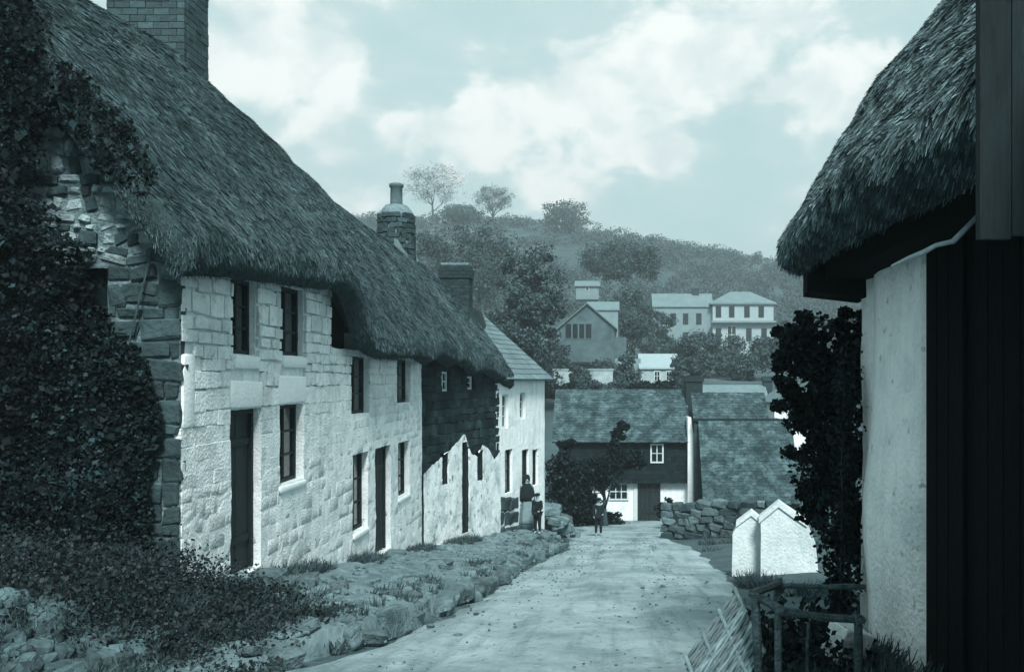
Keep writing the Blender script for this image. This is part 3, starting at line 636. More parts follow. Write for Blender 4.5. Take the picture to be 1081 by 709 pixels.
for base_, t in ((a+al*.05, -.02), (b, 0)):
    pts = [base_+ez*-5.6, base_+inn*D+ez*-5.6, base_+inn*D+ez*.05, base_+inn*D/2+ez*2.0, base_+ez*.05]
    q.add(pts+[p-al*.3 for p in pts], [(0,1,2,3,4),(9,8,7,6,5),(0,5,6,1),(1,6,7,2),(2,7,8,3),(3,8,9,4),(4,9,5,0)])
q.add([a+inn*D+ez*-5.6, b+inn*D+ez*-5.6, b+inn*D+ez*.0, a+inn*D+ez*.0], [(0,1,2,3)])
link('end_wall', q.mesh('end_wall', LIME), WH)
def slated(parent, o, ea, eu, L_, S_, sw, sh, m, name='slate_roof', w=True, th=.016, jit=.01):
    """o: lower corner, ea along the eave, eu up the slope; one bed and courses of overlapping slates"""
    n = ea.cross(eu).normalized(); n = n if n.z > 0 else -n
    bed = MB(); bed.frame(o, ea, eu, n, (0, L_, 0, S_, -.06, 0)); rf = link(name, bed.mesh(name, m), parent, w); q = MB(); r = 0; u = -.04
    while u < S_-.02:
        x = -(sw/2 if r % 2 else 0)
        while x < L_:
            a_, b_2 = max(0, x), min(L_, x+sw*random.uniform(.9,1.0))
            if b_2-a_ > .03:
                t0 = .025+random.uniform(0,.008); t1 = .006; hh = min(sh*1.35, S_-u)
                P_ = [o+ea*a_+eu*(u+random.uniform(-jit,jit)*.6)+n*t0, o+ea*b_2+eu*(u+random.uniform(-jit,jit))+n*t0, o+ea*b_2+eu*(u+hh)+n*t1, o+ea*a_+eu*(u+hh)+n*t1]
                q.add([p+n*th for p in P_]+P_[:2], [(0,1,2,3),(0,4,5,1)])
            x += sw
        u += sh; r += 1
    link('slates', q.mesh('slates', m), rf, w, kind='stuff'); return rf
o_ = a+ez*.0-inn*.22-al*.1; eu = (inn*(D/2+.22)+ez*2.18).normalized(); SL = math.hypot(D/2+.22, 2.18)
slated(WH, o_, al, eu, (b-a).length+.25, SL, .32, .24, SLATEP)
o2 = a+inn*(D+.22)-al*.1; eu2 = (-inn*(D/2+.22)+ez*2.18).normalized(); slated(WH, o2, al, eu2, (b-a).length+.25, SL, .6, .5, SLATEP, 'back_roof')
brick_stack(WH, (-5.05, 30.0, 1.9), .93, .7, 1.75, .105, BRICKD)
q = MB(); q.add([(-5.5,29.5,1.6),(-4.1,29.5,1.6),(-4.1,30.4,1.6),(-5.5,30.4,1.6),(-5.5,29.5,2.5),(-4.3,29.5,2.15),(-4.3,30.4,2.15),(-5.5,30.4,2.5)],[(0,3,2,1),(4,5,6,7),(0,1,5,4),(1,2,6,5),(2,3,7,6),(3,0,4,7)]); link('chimney_base', q.mesh('chimney_base', BRICKD), WH)

# ------------------------------------------------------------------ thatched barn on the right
BARN = thing('thatched_barn', 'dark thatched barn with whitewashed wall and tarred doors, close on the right', 'barn', (2.2, 8.6, -2.6))
eb = [(1.75,y,z) for y, z in ((9.0,.97),(8.2,1.0),(7.2,1.0),(6,.97),(5,.95),(4,.95),(3,.95),(1.5,.95))]
rb_ = [(4.05,y,4.15) for y in (9.2,8.2,7.2,6,5,4,3,1.5)]
bb_ = [(6.4,y,1.0) for y in (9.0,8.2,7.2,6,5,4,3,1.5)]
thatch(BARN, eb, rb_, bb_, THATR, STRAWR, 150000, thick=.36, nu=70, nv=26, straw=(.04,.15,.0085), yawsd=.36, seed=9, side=-1, fringe=3500, rough=.08, bulge=.05)
LIMEB = mat('barn_limewash', .86, .08, 5, .9, .7, 24, stain=[(.5, 1.3, .50, .68, .5), (.14, 8, .62, .70, .6)], streak=(.5, .35, (4, 4, .5)))
def bw(s): return (2.27+.015*math.sin(s*3), 8.75-s, -1, 0)       # s runs from the far corner towards the camera
O_BD = (1.84, 4.4, -2.6, 1.12, .22)
link('whitewashed_wall', wall_mesh('whitewashed_wall', bw, 0, 7.0, lambda s: -3.0, lambda s: 1.25, [O_BD], LIMEB, .16, .045), BARN)
q = MB(); q.box(2.32, 6.0, 8.55, 8.70, -3.2, 1.2); q.box(5.9, 6.0, 1.7, 8.5, -3.2, 1.2); q.box(2.25, 6.0, 1.6, 1.7, -3.2, 1.2); link('rear_wall', q.mesh('rear_wall', GRAND), BARN)
# rounded whitewashed buttress beside the doorway
q = MB(); V = []; F = []
for j in range(22):
    z = lerp(-2.9, 1.15, j/21); wob = .05*fb(0, 0, z, 1.2); bul = .10*math.exp(-((z+1.2)/.7)**2)+.05*math.exp(-((z+2.4)/.5)**2)
    ring = [(2.32, 8.28+wob), (2.24-bul, 8.22+wob+.04*nz(z, 1, 1, 2)), (2.20-bul*1.0+.02*nz(z, 5, 2, 4), 7.9), (2.20-bul*.7+.02*nz(z, 9, 2, 4), 7.3), (2.205-bul*.3, 6.83+.015*nz(z, 4, 4, 5)), (2.34, 6.81)]
    V += [(x, y, z) for x, y in ring]
for j in range(21):
    for k in range(5): F.append((j*6+k, (j+1)*6+k, (j+1)*6+k+1, j*6+k+1))
F.append(tuple(21*6+k for k in range(6))); q.add(V, F); link('buttress', q.mesh('buttress', LIMEB, True), BARN)
pl = MB(); pl.box(1.90, 2.31, 1.7, 8.72, .90, 1.42); link('eave_shade_beam', pl.mesh('eave_shade_beam', TAR_SHADE), BARN)  # dark beam added to paint the shaded soffit below the thatch
pl = MB(); pl.add([(1.74,8.6,.80),(2.3,8.6,.74),(2.3,9.0,.72),(1.78,9.0,.78),(1.74,8.6,1.1),(2.3,8.6,1.3),(2.3,9.0,1.3),(1.78,9.0,1.1)],[(0,3,2,1),(4,5,6,7),(0,1,5,4),(1,2,6,5),(2,3,7,6),(3,0,4,7)]); link('eave_shade_block', pl.mesh('eave_shade_block', TAR_SHADE), BARN)  # black block added as the shade under the far end of the eave
# tarred plank doors standing in the opening
for k in range(11):
    s = O_BD[0]+.03+k*.225; pl = MB(); x = 2.225-random.uniform(0,.012); y = 8.64-s
    pl.box(x, x+.04, y-.217, y-.006, -2.62, 1.14); link('door_plank', pl.mesh('door_plank', TAR_SHADE), BARN)
pl = MB(); pl.box(2.19, 2.212, 5.98, 6.04, -2.6, .9); link('door_stile', pl.mesh('door_stile', TAR_SHADE), BARN)
# weathered board hung at the eave, on its bearer beam
bd = thing('hanging_board', 'tall weathered timber board hanging upright before the barn eave at the right edge', 'board', (1.27, 3.3, .5))
for k in range(3):
    pl = MB(); x = 1.266+k*.115
    pl.box(x+.003, x+.112, 3.30+.006*k, 3.34+.006*k, .50+random.uniform(-.012,.012), 2.0); link('plank', pl.mesh('plank', WOODG), bd)
pl = MB(); pl.box(1.35, 2.3, 3.36, 3.46, .53, .65); link('bearer', pl.mesh('bearer', TAR_SHADE), bd)
# bleached crooked stick poking out under the thatch
q = MB(); pts = [P(1030,254,5.1),P(1006,255,5.1),P(988,259,5.15),P(974,267,5.2),P(960,272,5.25),P(941,281,5.3)]; pts[0] = Vector((2.0, 5.1, .93))
q.tube(pts, [.014,.016,.013,.016,.012,.007], 7); solo(link('stick', q.mesh('stick', mat('bleached_wood', .42, .2, 20, .8, .3, 60), True)), 'bleached crooked stick jutting from under the barn thatch', 'stick')

# ------------------------------------------------------------------ foliage
def leaf_quads(c, size, rg, aspect=.62, up=.0, dirs=None):
    n = len(c); t = rg.normal(size=(n,3)); t[:,2] -= up; t /= np.linalg.norm(t, axis=1)[:,None]
    if dirs is not None: nn = dirs+rg.normal(size=(n,3))*.55
    else: nn = rg.normal(size=(n,3)); nn[:,2] += .4
    b = np.cross(nn, t); b /= np.linalg.norm(b, axis=1)[:,None]+1e-9; s = (np.asarray(size)*rg.uniform(.6, 1.35, n))[:,None]
    return np.stack([c-t*s*.5, c+b*s*.5*aspect, c+t*s*.5, c-b*s*.5*aspect], 1)
def crown_pts(n, ells, rg, clump=.35, nclump=40, shell=.55):
    """points in leafy clumps through the volume of the given ellipsoids (centre, radii)"""
    vol = np.array([e[1][0]*e[1][1]*e[1][2] for e in ells])**.6; pick = rg.choice(len(ells), nclump, p=vol/vol.sum()); cc = []
    for k in pick:
        d = rg.normal(size=3); d /= np.linalg.norm(d); r = shell+(1-shell)*rg.random()**.6; cc.append(np.array(ells[k][0])+d*np.array(ells[k][1])*r*rg.uniform(.75, 1.05))
    cc = np.array(cc); size = np.array([min(ells[k][1]) for k in pick])*clump*rg.uniform(.5, 1.4, nclump); w = rg.random(nclump)**.5; which = rg.choice(nclump, n, p=w/w.sum())
    d = rg.normal(size=(n,3)); d /= np.linalg.norm(d, axis=1)[:,None]; r = rg.random(n)**.5
    return cc[which]+d*(size[which]*r)[:,None]*np.array((1.15,1.15,.85)), cc
def limbs(q, base, h, r, rg, n=5, depth=2, spread=.6, lean=(0,0)):
    def br(p, d, L_, r_, k):
        pts = [p]; rad = [r_]; m_ = 4
        for i in range(m_):
            d = (d+Vector(rg.normal(0, .13, 3))).normalized(); p = p+d*(L_/m_); pts.append(p); rad.append(r_*(1-.62*(i+1)/m_))
        q.tube(pts, rad, 6 if k > 0 else 4)
        if k > 0:
            for j in range(n):
                t = rg.uniform(.45, 1.0); i = min(m_-1, int(t*m_)); a = rg.uniform(0, 2*math.pi); side = Vector((math.cos(a), math.sin(a), 0))
                br(pts[i+1], (d*.55+side*spread+Vector((0,0,.25))).normalized(), L_*rg.uniform(.45,.75), rad[i+1]*.6, k-1)
    br(Vector(base), Vector((lean[0], lean[1], 1)).normalized(), h, r, depth)
def tree(name, label, base, ells, n, size, m=LEAFM, tr=.15, th=None, seed=1, group=None, cat='tree', nclump=45, clump=.45, bm=BARK, shell=.5, depth=2, part='crown'):
    rg = np.random.default_rng(seed); base = Vector(base); t = thing(name, label, cat, base, 0, group); q = MB()
    zc = min(e[0][2]-e[1][2] for e in ells); zm = np.mean([e[0][2] for e in ells]); limbs(q, (0,0,-.15), th or max(.4, (zm)*.62), tr, rg, 4, depth, .7)
    link('trunk', q.mesh('trunk', bm, True), t, False)
    pts, _ = crown_pts(n, ells, rg, clump, int(nclump*1.5), shell); ctr = np.array([0,0,zm]); dirs = pts-ctr; dirs /= np.linalg.norm(dirs, axis=1)[:,None]+1e-6
    link(part, quads(part, leaf_quads(pts, size, rg, dirs=dirs), m), t, False); return t
# ivy over the near gable
def ivy():
    rg = np.random.default_rng(21); t = thing('gable_ivy', 'great dark mass of ivy smothering the near stone gable on the left', 'ivy', (-5.8, 9.3, -2.0))
    # clear patch of stone in the picture of the wall: outline in wall coordinates (x, z)
    bare = [(-5.70,2.6),(-5.4,2.4),(-4.3,1.25),(-4.3,-2.4),(-4.62,-2.4),(-4.70,-1.2),(-4.66,-.3),(-4.82,.3),(-5.2,.55),(-5.35,.8),(-5.30,1.40),(-5.62,1.5),(-5.85,1.9)]
    def inside(x, z):
        c = False; j = len(bare)-1
        for i in range(len(bare)):
            (xi, zi), (xj, zj) = bare[i], bare[j]
            if (zi > z) != (zj > z) and x < (xj-xi)*(z-zi)/(zj-zi)+xi: c = not c
            j = i
        return c
    pts = []
    while len(pts) < 85000:
        x, z = rg.uniform(-7.6, -4.42), rg.uniform(-2.3, 4.6)
        w_ = .16*fb(x, z, 3, 2.0)
        if inside(x+w_, z+w_) : continue
        over = z-(1.55+1.2*(-4.4-x))                 # above the verge it hangs in front of the thatch
        if over > .35+.5*fb(x, z, 0, 1.3)+max(0, (-5.6-x))*.9: continue
        if x > -4.62 and z > -1.2: continue
        bulk = .16+.40*max(0, min(1, (-4.75-x)/1.2))*max(.15, .6+1.3*fb(x, z, 9, 1.6))+.32*max(0, min(1, (-1.0-z)/1.2))*max(0,min(1,(-4.7-x)/.5))
        if z > 1.3: bulk += .25
        d = bulk*rg.random()**.55
        pts.append((x+5.8, 9.74-d-9.3, z+2.0))
    pts = np.array(pts); dirs = np.tile(np.array((.1,-.75,.55)), (len(pts),1))
    link('foliage', quads('foliage', leaf_quads(pts, rg.choice([.022,.035,.05,.085], len(pts), p=[.3,.35,.25,.1]), rg, .8, .5, dirs), IVY), t, False)
    q = MB()
    for k in range(9):
        x = -7.0+k*.26+rg.uniform(-.1,.1); pt = [Vector((x+.05*i*rg.uniform(-1,1), 9.72-.03*rg.random(), -2.3+i*rg.uniform(.35,.6))) for i in range(8)]
        q.tube(pt, [.035*(1-i/9) for i in range(8)], 5)
    link('stem', q.mesh('stem', BARK, True), t)
ivy()
# dark climbing shrub against the barn's far corner
def shrub_right():
    rg = np.random.default_rng(5); y0 = 9.35; b = Vector((2.36, y0, zr(y0)+.0)); t = thing('climbing_shrub', 'tall dark leafy climber on a single stem by the barn wall', 'shrub', b)
    ells = [((-.34,0,2.55),(.44,.40,.62)),((-.16,.05,1.9),(.52,.42,.75)),((-.12,0,1.3),(.42,.36,.6)),((.05,0,.8),(.30,.28,.55)),((-.42,0,2.95),(.26,.3,.28)),((.02,-.05,2.75),(.32,.3,.45)),((-.56,0,2.15),(.24,.3,.45)),((-.66,0,2.55),(.16,.25,.3)),((-.55,0,2.85),(.25,.3,.25)),((.12,-.3,.5),(.2,.25,.5))]
    pts, cc = crown_pts(30000, ells, rg, .36, 210, .35); ex = rg.normal(size=(160,3))*np.array((.30,.25,.55))+np.array((-.35,0,2.1))
    link('foliage', quads('foliage', leaf_quads(pts, rg.choice([.04,.055,.07], len(pts)), rg, .75, .3), LEAFD), t, False)
    q = MB(); limbs(q, (.0,0,-.1), 1.7, .075, rg, 4, 1, .22); link('trunk', q.mesh('trunk', BARK, True), t, False)
shrub_right()
# straggling creeper on the buttress
rg = np.random.default_rng(8); t_ = thing('wall_creeper', 'thin straggling creeper climbing the whitewashed barn buttress beside the fence', 'creeper', (2.0, 8.3, -2.6)); q = MB(); lv = []
for k in range(7):
    p = Vector((2.10-.02*k, 8.62-.03*k, -2.6)); pts = [p]
    for i in range(9): p = p+Vector((rg.uniform(-.02,.03), rg.uniform(-.02,.03), rg.uniform(.22,.36)*(1 if k < 5 else .5))); pts.append(p)
    q.tube(pts, [.012*(1-i/11) for i in range(10)], 4)
    for p in pts:
        for _ in range(38): lv.append((p.x-2.0+rg.normal(0,.05), p.y-8.3+rg.normal(0,.06), p.z+2.6+rg.normal(0,.12)))
link('stem', q.mesh('stem', BARK), t_); link('foliage', quads('foliage', leaf_quads(np.array(lv), .055, rg, .8, .3), LEAFD), t_, False)

# ------------------------------------------------------------------ fence, hurdle and pointed white wall on the right of the lane
FN = thing('pole_fence', 'low rustic pen of round poles and posts at lower right before the barn', 'fence', (.95, 6.1, -2.05))
def pole(name, a, b, r, parent, sag=.0, n=7, m=POLE):
    q = MB(); a, b = Vector(a), Vector(b); pts = [a.lerp(b, i/5)+Vector((.009*nz(i*1.3, a.x*5, 3), .009*nz(i*1.3, 5, a.x*3), .008*nz(i*1.4, a.y, 7)-sag*math.sin(math.pi*i/5))) for i in range(6)]
    q.tube(pts, [r*.72*(1+.35*nz(i*1.7, a.y, 1+a.x*3)) for i in range(6)], n); return link(name, q.mesh(name, m, False), parent)
gl = lambda x, y: gz(x, y)-.1
A_, B_, C_, D_ = (.93,6.1), (1.0,5.95), (1.24,7.25), (2.02,7.1)
pole('post', (A_[0],A_[1],gl(*A_)), (A_[0]-.03,A_[1],-1.38), .04, FN); pole('post', (B_[0]+.02,B_[1],gl(*B_)), (B_[0]+.02,B_[1],-1.42), .035, FN)
pole('post', (C_[0],C_[1],gl(*C_)), (C_[0],C_[1],-1.52), .045, FN); pole('post', (1.5,5.87,gl(1.5,5.87)), (1.5,5.87,-1.46), .035, FN)
pole('rail', (.88,6.12,-1.385), (C_[0]+.02,C_[1],-1.56), .036, FN); pole('rail', (C_[0]-.06,C_[1]-.03,-1.575), (1.92,7.3,-1.60), .032, FN)
pole('rail', (.93,6.06,-1.40), (1.06,5.93,-1.46), .04, FN); pole('rail', (1.0,5.96,-1.45), (1.54,5.86,-1.49), .036, FN, .01)
for k in range(2): x = 1.2+k*.33; pole('stake', (x,5.95-.02*k,gl(x,5.9)), (x+random.uniform(-.03,.03),5.95-.02*k,-1.52-random.uniform(0,.05)), .016, FN, 0, 5)
HU = thing('wattle_hurdle', 'leaning wattle hurdle of thin split rods at the lane edge, lower right', 'hurdle', (.62, 6.35, -2.1))
h0, hL, hR = P(776,623,6.6), P(724,694,6.3), P(797,668,6.35); eu = hL-h0; ev = hR-h0; nn = eu.cross(ev).normalized(); nr = 20
down = (hL+hR)/2-h0; ev = ev*1.45
for k in range(nr):
    t = (k+.5)/nr; a = h0+ev*t+eu*random.uniform(-.04,.02); b = h0+ev*t+eu*(1+random.uniform(-.05,.06)); q = MB(); pts = [a.lerp(b, i/6)+nn*(.012*(1 if (i+k)%2 else -1)) for i in range(7)]
    q.tube(pts, [.0125*random.uniform(.8,1.15)]*7, 5); link('rod', q.mesh('rod', WITHY, True), HU)
for t in (.0, .33, .66, 1.0):
    q = MB(); q.tube([h0+eu*t-ev*.02+nn*.022, h0+eu*t+ev*.5-nn*.015, h0+eu*t+ev*1.02+nn*.022], .016, 6); link('cross_stake', q.mesh('cross_stake', WITHY, True), HU)
WP = thing('pointed_white_wall', 'bright whitewashed garden wall with two pointed tops beyond the fence', 'wall', (2.9, 18.2, -4.0))
def peaked(name, prof, y, th):       # prof: outline (px, py) of the front face in the picture plane at distance y
    pts = [P(px, py, y) for px, py in prof]; n = len(pts); bk = [p+Vector((.06, th, 0)) for p in pts]
    q_ = MB().add(pts+bk, [tuple(range(n))[::-1]]+[tuple(range(n, 2*n))]+[(i, (i+1)%n, n+(i+1)%n, n+i) for i in range(n)])
    return q_
def rough_bay(q_, amp=.028):      # weathered, uneven masonry faces
    bm = bmesh.new(); vs = [bm.verts.new(v) for v in q_.V]; [bm.faces.new([vs[i] for i in f]) for f in q_.F]; bmesh.ops.triangulate(bm, faces=bm.faces[:]); bmesh.ops.subdivide_edges(bm, edges=bm.edges[:], cuts=5, use_grid_fill=True)
    for v in bm.verts: v.co += Vector((amp*fb(v.co.x, v.co.y, v.co.z, 2.3), amp*fb(v.co.y+5, v.co.z, v.co.x, 2.3), amp*fb(v.co.z, v.co.x+9, v.co.y, 2.3)))
    me = bpy.data.meshes.new('bay'); bm.to_mesh(me); bm.free(); me.materials.append(OLDLIME); return me
OLDLIME = mat('weathered_limewash', .60, .12, 7, .92, .5, 22, stain=[(.40, 1.6, .48, .66, .5), (.2, 7, .60, .70, .5)], streak=(.38, .5))
link('bay', rough_bay(peaked('bay', [(773,640),(773,563),(779,552),(793,542),(805,551),(806,640)], 18.3, .30)), WP)
link('bay', rough_bay(peaked('bay', [(803,645),(803,550),(822,533),(836,543),(852,553),(861,575),(868,645)], 17.9, .35)), WP)
for pr, y in (([(801,552),(801,546),(822,529),(822,535)], 17.86), ([(822,535),(822,529),(838,540),(854,551),(852,556),(837,546)], 17.86), ([(777,556),(777,551),(793,539),(793,544)], 18.26), ([(793,544),(793,539),(804,548),(804,553)], 18.26)):
    link('coping', peaked('coping', pr, y, .38).mesh('coping', OLDLIME), WP)
# rubble field wall at the bend
RW = thing('rubble_wall', 'rough dry stone wall at the bend below the big slate roof', 'wall', (3.2, 33, -5.6)); rnd = random.Random(12)
core = MB(); V = []
for i in range(13):
    t = i/12; x = lerp(1.75, 5.3, t); y = lerp(33.6, 31.2, t); zb_ = gz(x, y)-.3; zt_ = (VY-lerp(540,532,min(1,t*3)))/F_PX*y-.06
    V += [(x, y+.1, zb_), (x, y+.5, zb_), (x, y+.45, zt_), (x, y+.15, zt_)]
core.add(V, [(i*4+a, (i+1)*4+a, (i+1)*4+b, i*4+b) for i in range(12) for a, b in ((1,2),(2,3),(3,0))]+[(0,3,2,1)]); link('core', core.mesh('core', MORT), RW)
for r in range(6):
    x = 1.65
    while x < 5.3:
        l = rnd.uniform(.22, .62); t = (x+l/2-1.75)/3.55; y = lerp(33.6, 31.2, t); z0 = gz(x, y); h = rnd.uniform(.20,.30); z = z0+.02+r*.245
        if z < (VY-534)/F_PX*y: put('stone', rnd.choice(ST_GRAN if rnd.random() < .6 else ST_DARK), (x+l/2, y+.14+rnd.uniform(-.05,.03), z+h/2), (l*1.02, .34, h*1.08), (rnd.uniform(-.12,.12), rnd.uniform(-.2,.2), -.55+rnd.uniform(-.15,.15)), RW)
        x += l

# ------------------------------------------------------------------ houses beyond the bend (local frame: front at y=0 facing the camera)
X_, Y_, Z_ = Vector((1,0,0)), Vector((0,1,0)), Vector((0,0,1))
def flat(w): return lambda s: (s, 0, 0, -1)
def hwin(parent, x, z, w, h, cols=2, rows=2, fm=PAINT, face=None):
    """window standing in the front wall plane: frame 4 cm proud, glass set back in it"""
    return window(parent, face or (lambda s: (s, 0, 0, -1)), (x-w/2, x+w/2, z, z+h, -.02), cols, rows, fm, w=False, bar=max(.03, .05*w))
def block(parent, x0, x1, d, h, m, name='wall', y0=0):
    q = MB(); q.box(x0, x1, y0, y0+d, -1.2, h); return link(name, q.mesh(name, m), parent, False)
def gable_roof(parent, x0, x1, y0, y1, z, rise, m, name='roof', over=.25, th=.14, axis='x'):
    """solid pitched roof; ridge along axis"""
    if axis == 'x':
        ym = (y0+y1)/2; pr = [(y0-over, z-over*rise/(ym-y0)), (ym, z+rise), (y1+over, z-over*rise/(ym-y0))]
        V = [(x, a, b) for x in (x0-over, x1+over) for a, b in pr]+[(x, a, b-th) for x in (x0-over, x1+over) for a, b in pr]
    else:
        xm = (x0+x1)/2; pr = [(x0-over, z-over*rise/(xm-x0)), (xm, z+rise), (x1+over, z-over*rise/(xm-x0))]
        V = [(a, y, b) for y in (y1+over, y0-over) for a, b in pr]+[(a, y, b-th) for y in (y1+over, y0-over) for a, b in pr]
    F = [(0,3,4,1),(1,4,5,2),(6,7,10,9),(7,8,11,10),(0,1,7,6),(1,2,8,7),(3,9,10,4),(4,10,11,5),(0,6,9,3),(2,5,11,8)]
    return link(name, mesh(name, V, F, m), parent, False)
def gable_fill(parent, x0, x1, y0, y1, z, rise, m, axis='x'):
    q = MB()
    if axis == 'x':
        ym = (y0+y1)/2; V = [(x, a, b) for x in (x0, x1) for a, b in ((y0, z-.02), (ym, z+rise-.12), (y1, z-.02))]
    else:
        xm = (x0+x1)/2; V = [(a, y, b) for y in (y1, y0) for a, b in ((x0, z-.02), (xm, z+rise-.12), (x1, z-.02))]
    q.add(V, [(0,1,2),(3,5,4),(0,3,4,1),(1,4,5,2)]); return link('gable', q.mesh('gable', m), parent, False)
def chim(parent, x, y, z, w, h, m=BRICKD, pots=0, name='chimney'):
    q = MB(); q.box(x-w/2, x+w/2, y-w*.4, y+w*.4, z, z+h); q.box(x-w/2-.07, x+w/2+.07, y-w*.4-.07, y+w*.4+.07, z+h-.28, z+h-.08); c = link(name, q.mesh(name, m), parent, False)
    for k in range(pots):
        p = MB(); p.lathe([(.13,0),(.11,.4),(.14,.42),(.14,.5)], 8, (x+(k-(pots-1)/2)*.4, y, z+h)); link('chimney_pot', p.mesh('chimney_pot', POT), c, False)
    return c
# E: thatched cottage with slate-hung upper storey
yE = 47.0; EB = P(690,550,yE); EH = thing('slate_hung_cottage', 'old cottage with mossy roof, dark slate-hung upper storey and white ground floor at the bend', 'cottage', (0, yE, -7.05))
lx = lambda px, y=yE: (px-VX)/F_PX*y
lz = lambda py, y=yE: (VY-py)/F_PX*y+7.05
block(EH, lx(590), lx(727), 5, lz(508), LIME, 'ground_floor_wall', .35)
block(EH, lx(590), lx(726), 5.2, lz(464), MORT, 'upper_wall', .05).location.z = 0
uw = EH.children[-1]; uw.data.clear_geometry(); uq = MB(); uq.box(lx(590), lx(726), .05, 5.2, lz(509), lz(463)); uw.data.from_pydata([tuple(v) for v in uq.V], [], uq.F); uw.data.update()
sl = slated(EH, Vector((lx(590), .02, lz(509))), X_, Vector((0,.0001,1)).normalized(), lx(726)-lx(590), lz(463)-lz(509), .30, .22, SLATED, 'slate_hanging', False)
hwin(EH, lx(693.5), lz(488), .62, .92, 2, 2)
hwin(EH, lx(653), lz(528), .95, .82, 3, 2, face=lambda s: (s, .35, 0, -1))
plank_door(EH, lambda s: (s, .35, 0, -1), (lx(674), lx(697), .0, lz(510), -.06), 5, w=False)
q = MB(); q.box(lx(669), lx(673), .28, .40, 0, lz(509)); link('door_post', q.mesh('door_post', PAINT), EH, False)
MOSSR = mat('mossy_slate', .07, .5, 2.2, .95, .8, 7, island=.25, spec=.1, stain=[(.032, .8, .45, .58, .8), (.13, 1.7, .48, .60, .65), (.028, 5, .52, .62, .6)])
r0 = Vector((lx(583), -.3, lz(466))); upE = Vector((0, 2.9, lz(417)-lz(466)+.25)); slated(EH, r0, X_, upE.normalized(), lx(729)-lx(583), upE.length, .27, .19, MOSSR, 'roof', False, .02, .06)
rb2 = Vector((lx(583), 5.5, lz(466))); upB = Vector((0,-2.9,lz(417)-lz(466)+.25)); slated(EH, rb2, X_, upB.normalized(), lx(729)-lx(583), upB.length, .7, .6, MOSSR, 'back_roof', False)
q = MB(); pf = [(lx(725.5),-.35,0),(lx(742),-.35,0),(lx(742),-.35,lz(528)),(lx(738.5),-.35,lz(505)),(lx(733),-.35,lz(470)),(lx(729),-.35,lz(440)),(lx(725.5),-.35,lz(440))]
q.add([Vector(p) for p in pf]+[Vector(p)+Vector((0,5.2,0)) for p in pf], [tuple(range(7))]+[tuple(range(7,14))[::-1]]+[(i, 7+i, 7+(i+1)%7, (i+1)%7) for i in range(7)]); link('white_verge_wall', q.mesh('white_verge_wall', LIME), EH, False)
chim(EH, lx(736), 2.0, lz(452), .85, 2.6)
# F: great mottled roof to the right of it
yF = 43.5; FH = thing('big_slate_roofed_house', 'low house almost all mottled grey roof, sloping towards the stone wall', 'house', (0, yF, -6.9))
fx = lambda px: (px-VX)/F_PX*yF
fz = lambda py: (VY-py)/F_PX*yF+6.9
block(FH, fx(744), fx(846), 6.5, fz(532), GRAND, 'wall', .3)
upF = Vector((0, 2.6, fz(446)-fz(530)))
q = MB(); V = [(fx(738),-.1,fz(531)),(fx(850),-.1,fz(531)),(fx(832)*1.06,2.6,fz(446)+.25),(fx(733)*1.06,2.6,fz(446)+.25)]
slated(FH, Vector((fx(742), -.1, fz(531))), X_, upF.normalized(), fx(846)-fx(742), upF.length+.1, .27, .19, MOSSR, 'roof', False, .02, .06)
rF2 = Vector((fx(737), 2.62, fz(447))); upF2 = Vector((0, 1.6, 1.35)); slated(FH, rF2, X_, upF2.normalized(), fx(822)-fx(737), upF2.length, .27, .19, MOSSR, 'upper_roof', False, .02, .06)
q = MB(); q.tube([(fx(737),2.55,fz(446)),(fx(846),2.55,fz(446))], .09, 6); link('ridge_tiles', q.mesh('ridge_tiles', SLATED), FH, False)
q = MB(); q.box(fx(738), fx(845), 2.6, 6.4, .2, fz(447)); link('rear_block', q.mesh('rear_block', GRAND), FH, False)
# low pale-roofed shed and white gable peeping over it
yD = 56.0; DH = thing('pale_roofed_shed', 'long low shed with a pale roof above the big mottled roof', 'shed', (P(776,420,yD).x, yD, P(776,440,yD).z))
block(DH, -1.75, 1.75, 3, 1.15, GRAND); gable_roof(DH, -1.75, 1.75, 0, 3, 1.15, .75, SLATEP); chim(DH, 2.15, 1.5, -.5, .55, 2.9)
yG = 52.0; GH = thing('white_gabled_cottage', 'white cottage peeping out behind the climbing shrub on the right', 'cottage', (P(832,440,yG).x, yG, P(832,452,yG).z))
block(GH, -.75, 1.6, 4, 1.6, LIME); gable_fill(GH, -.75, 1.6, 0, 4, 1.6, .75, LIME, 'y'); gable_roof(GH, -.75, 1.6, 0, 4, 1.6, .75, SLATE, axis='y'); hwin(GH, .2, .5, .5, .7)
# A: gabled house with dormer light half way up
yA = 105.0; u = yA/1000; AH = thing('gabled_hillside_house', 'grey gabled house with a wide window band standing among trees', 'house', (P(624,388,yA).x, yA, P(624,388,yA).z))
GREYW = mat('grey_render', .10, .3, 1.5, .9, .2, 8, stain=[(.05, .5, .46, .64, .7)]); PALEW = mat('pale_render', .22, .12, 1, .9, .1, 8)
block(AH, -3.5, 2.6, 7, 4.6, GREYW); gable_fill(AH, -3.5, 2.6, 0, 7, 4.6, 2.6, GREYW, 'y'); gable_roof(AH, -3.5, 2.6, 0, 7, 4.6, 2.6, SLATE, axis='y', over=.3)
block(AH, 2.6, 3.9, 6, 3.4, GREYW, 'side_wing', .6)
hwin(AH, -1.4, 3.2, 3.0, 1.7, 4, 1, POT); 
q = MB(); q.box(-3.6, 2.4, -.5, .1, .35, .62); link('veranda_roof', q.mesh('veranda_roof', SLATED), AH, False)
block(AH, -.4, 3.0, 3, 6.7, PALEW, 'roof_room', 2.0); gable_roof(AH, -.4, 3.0, 2.0, 5.0, 6.7, .9, SLATEP, 'roof_room_roof', .15)
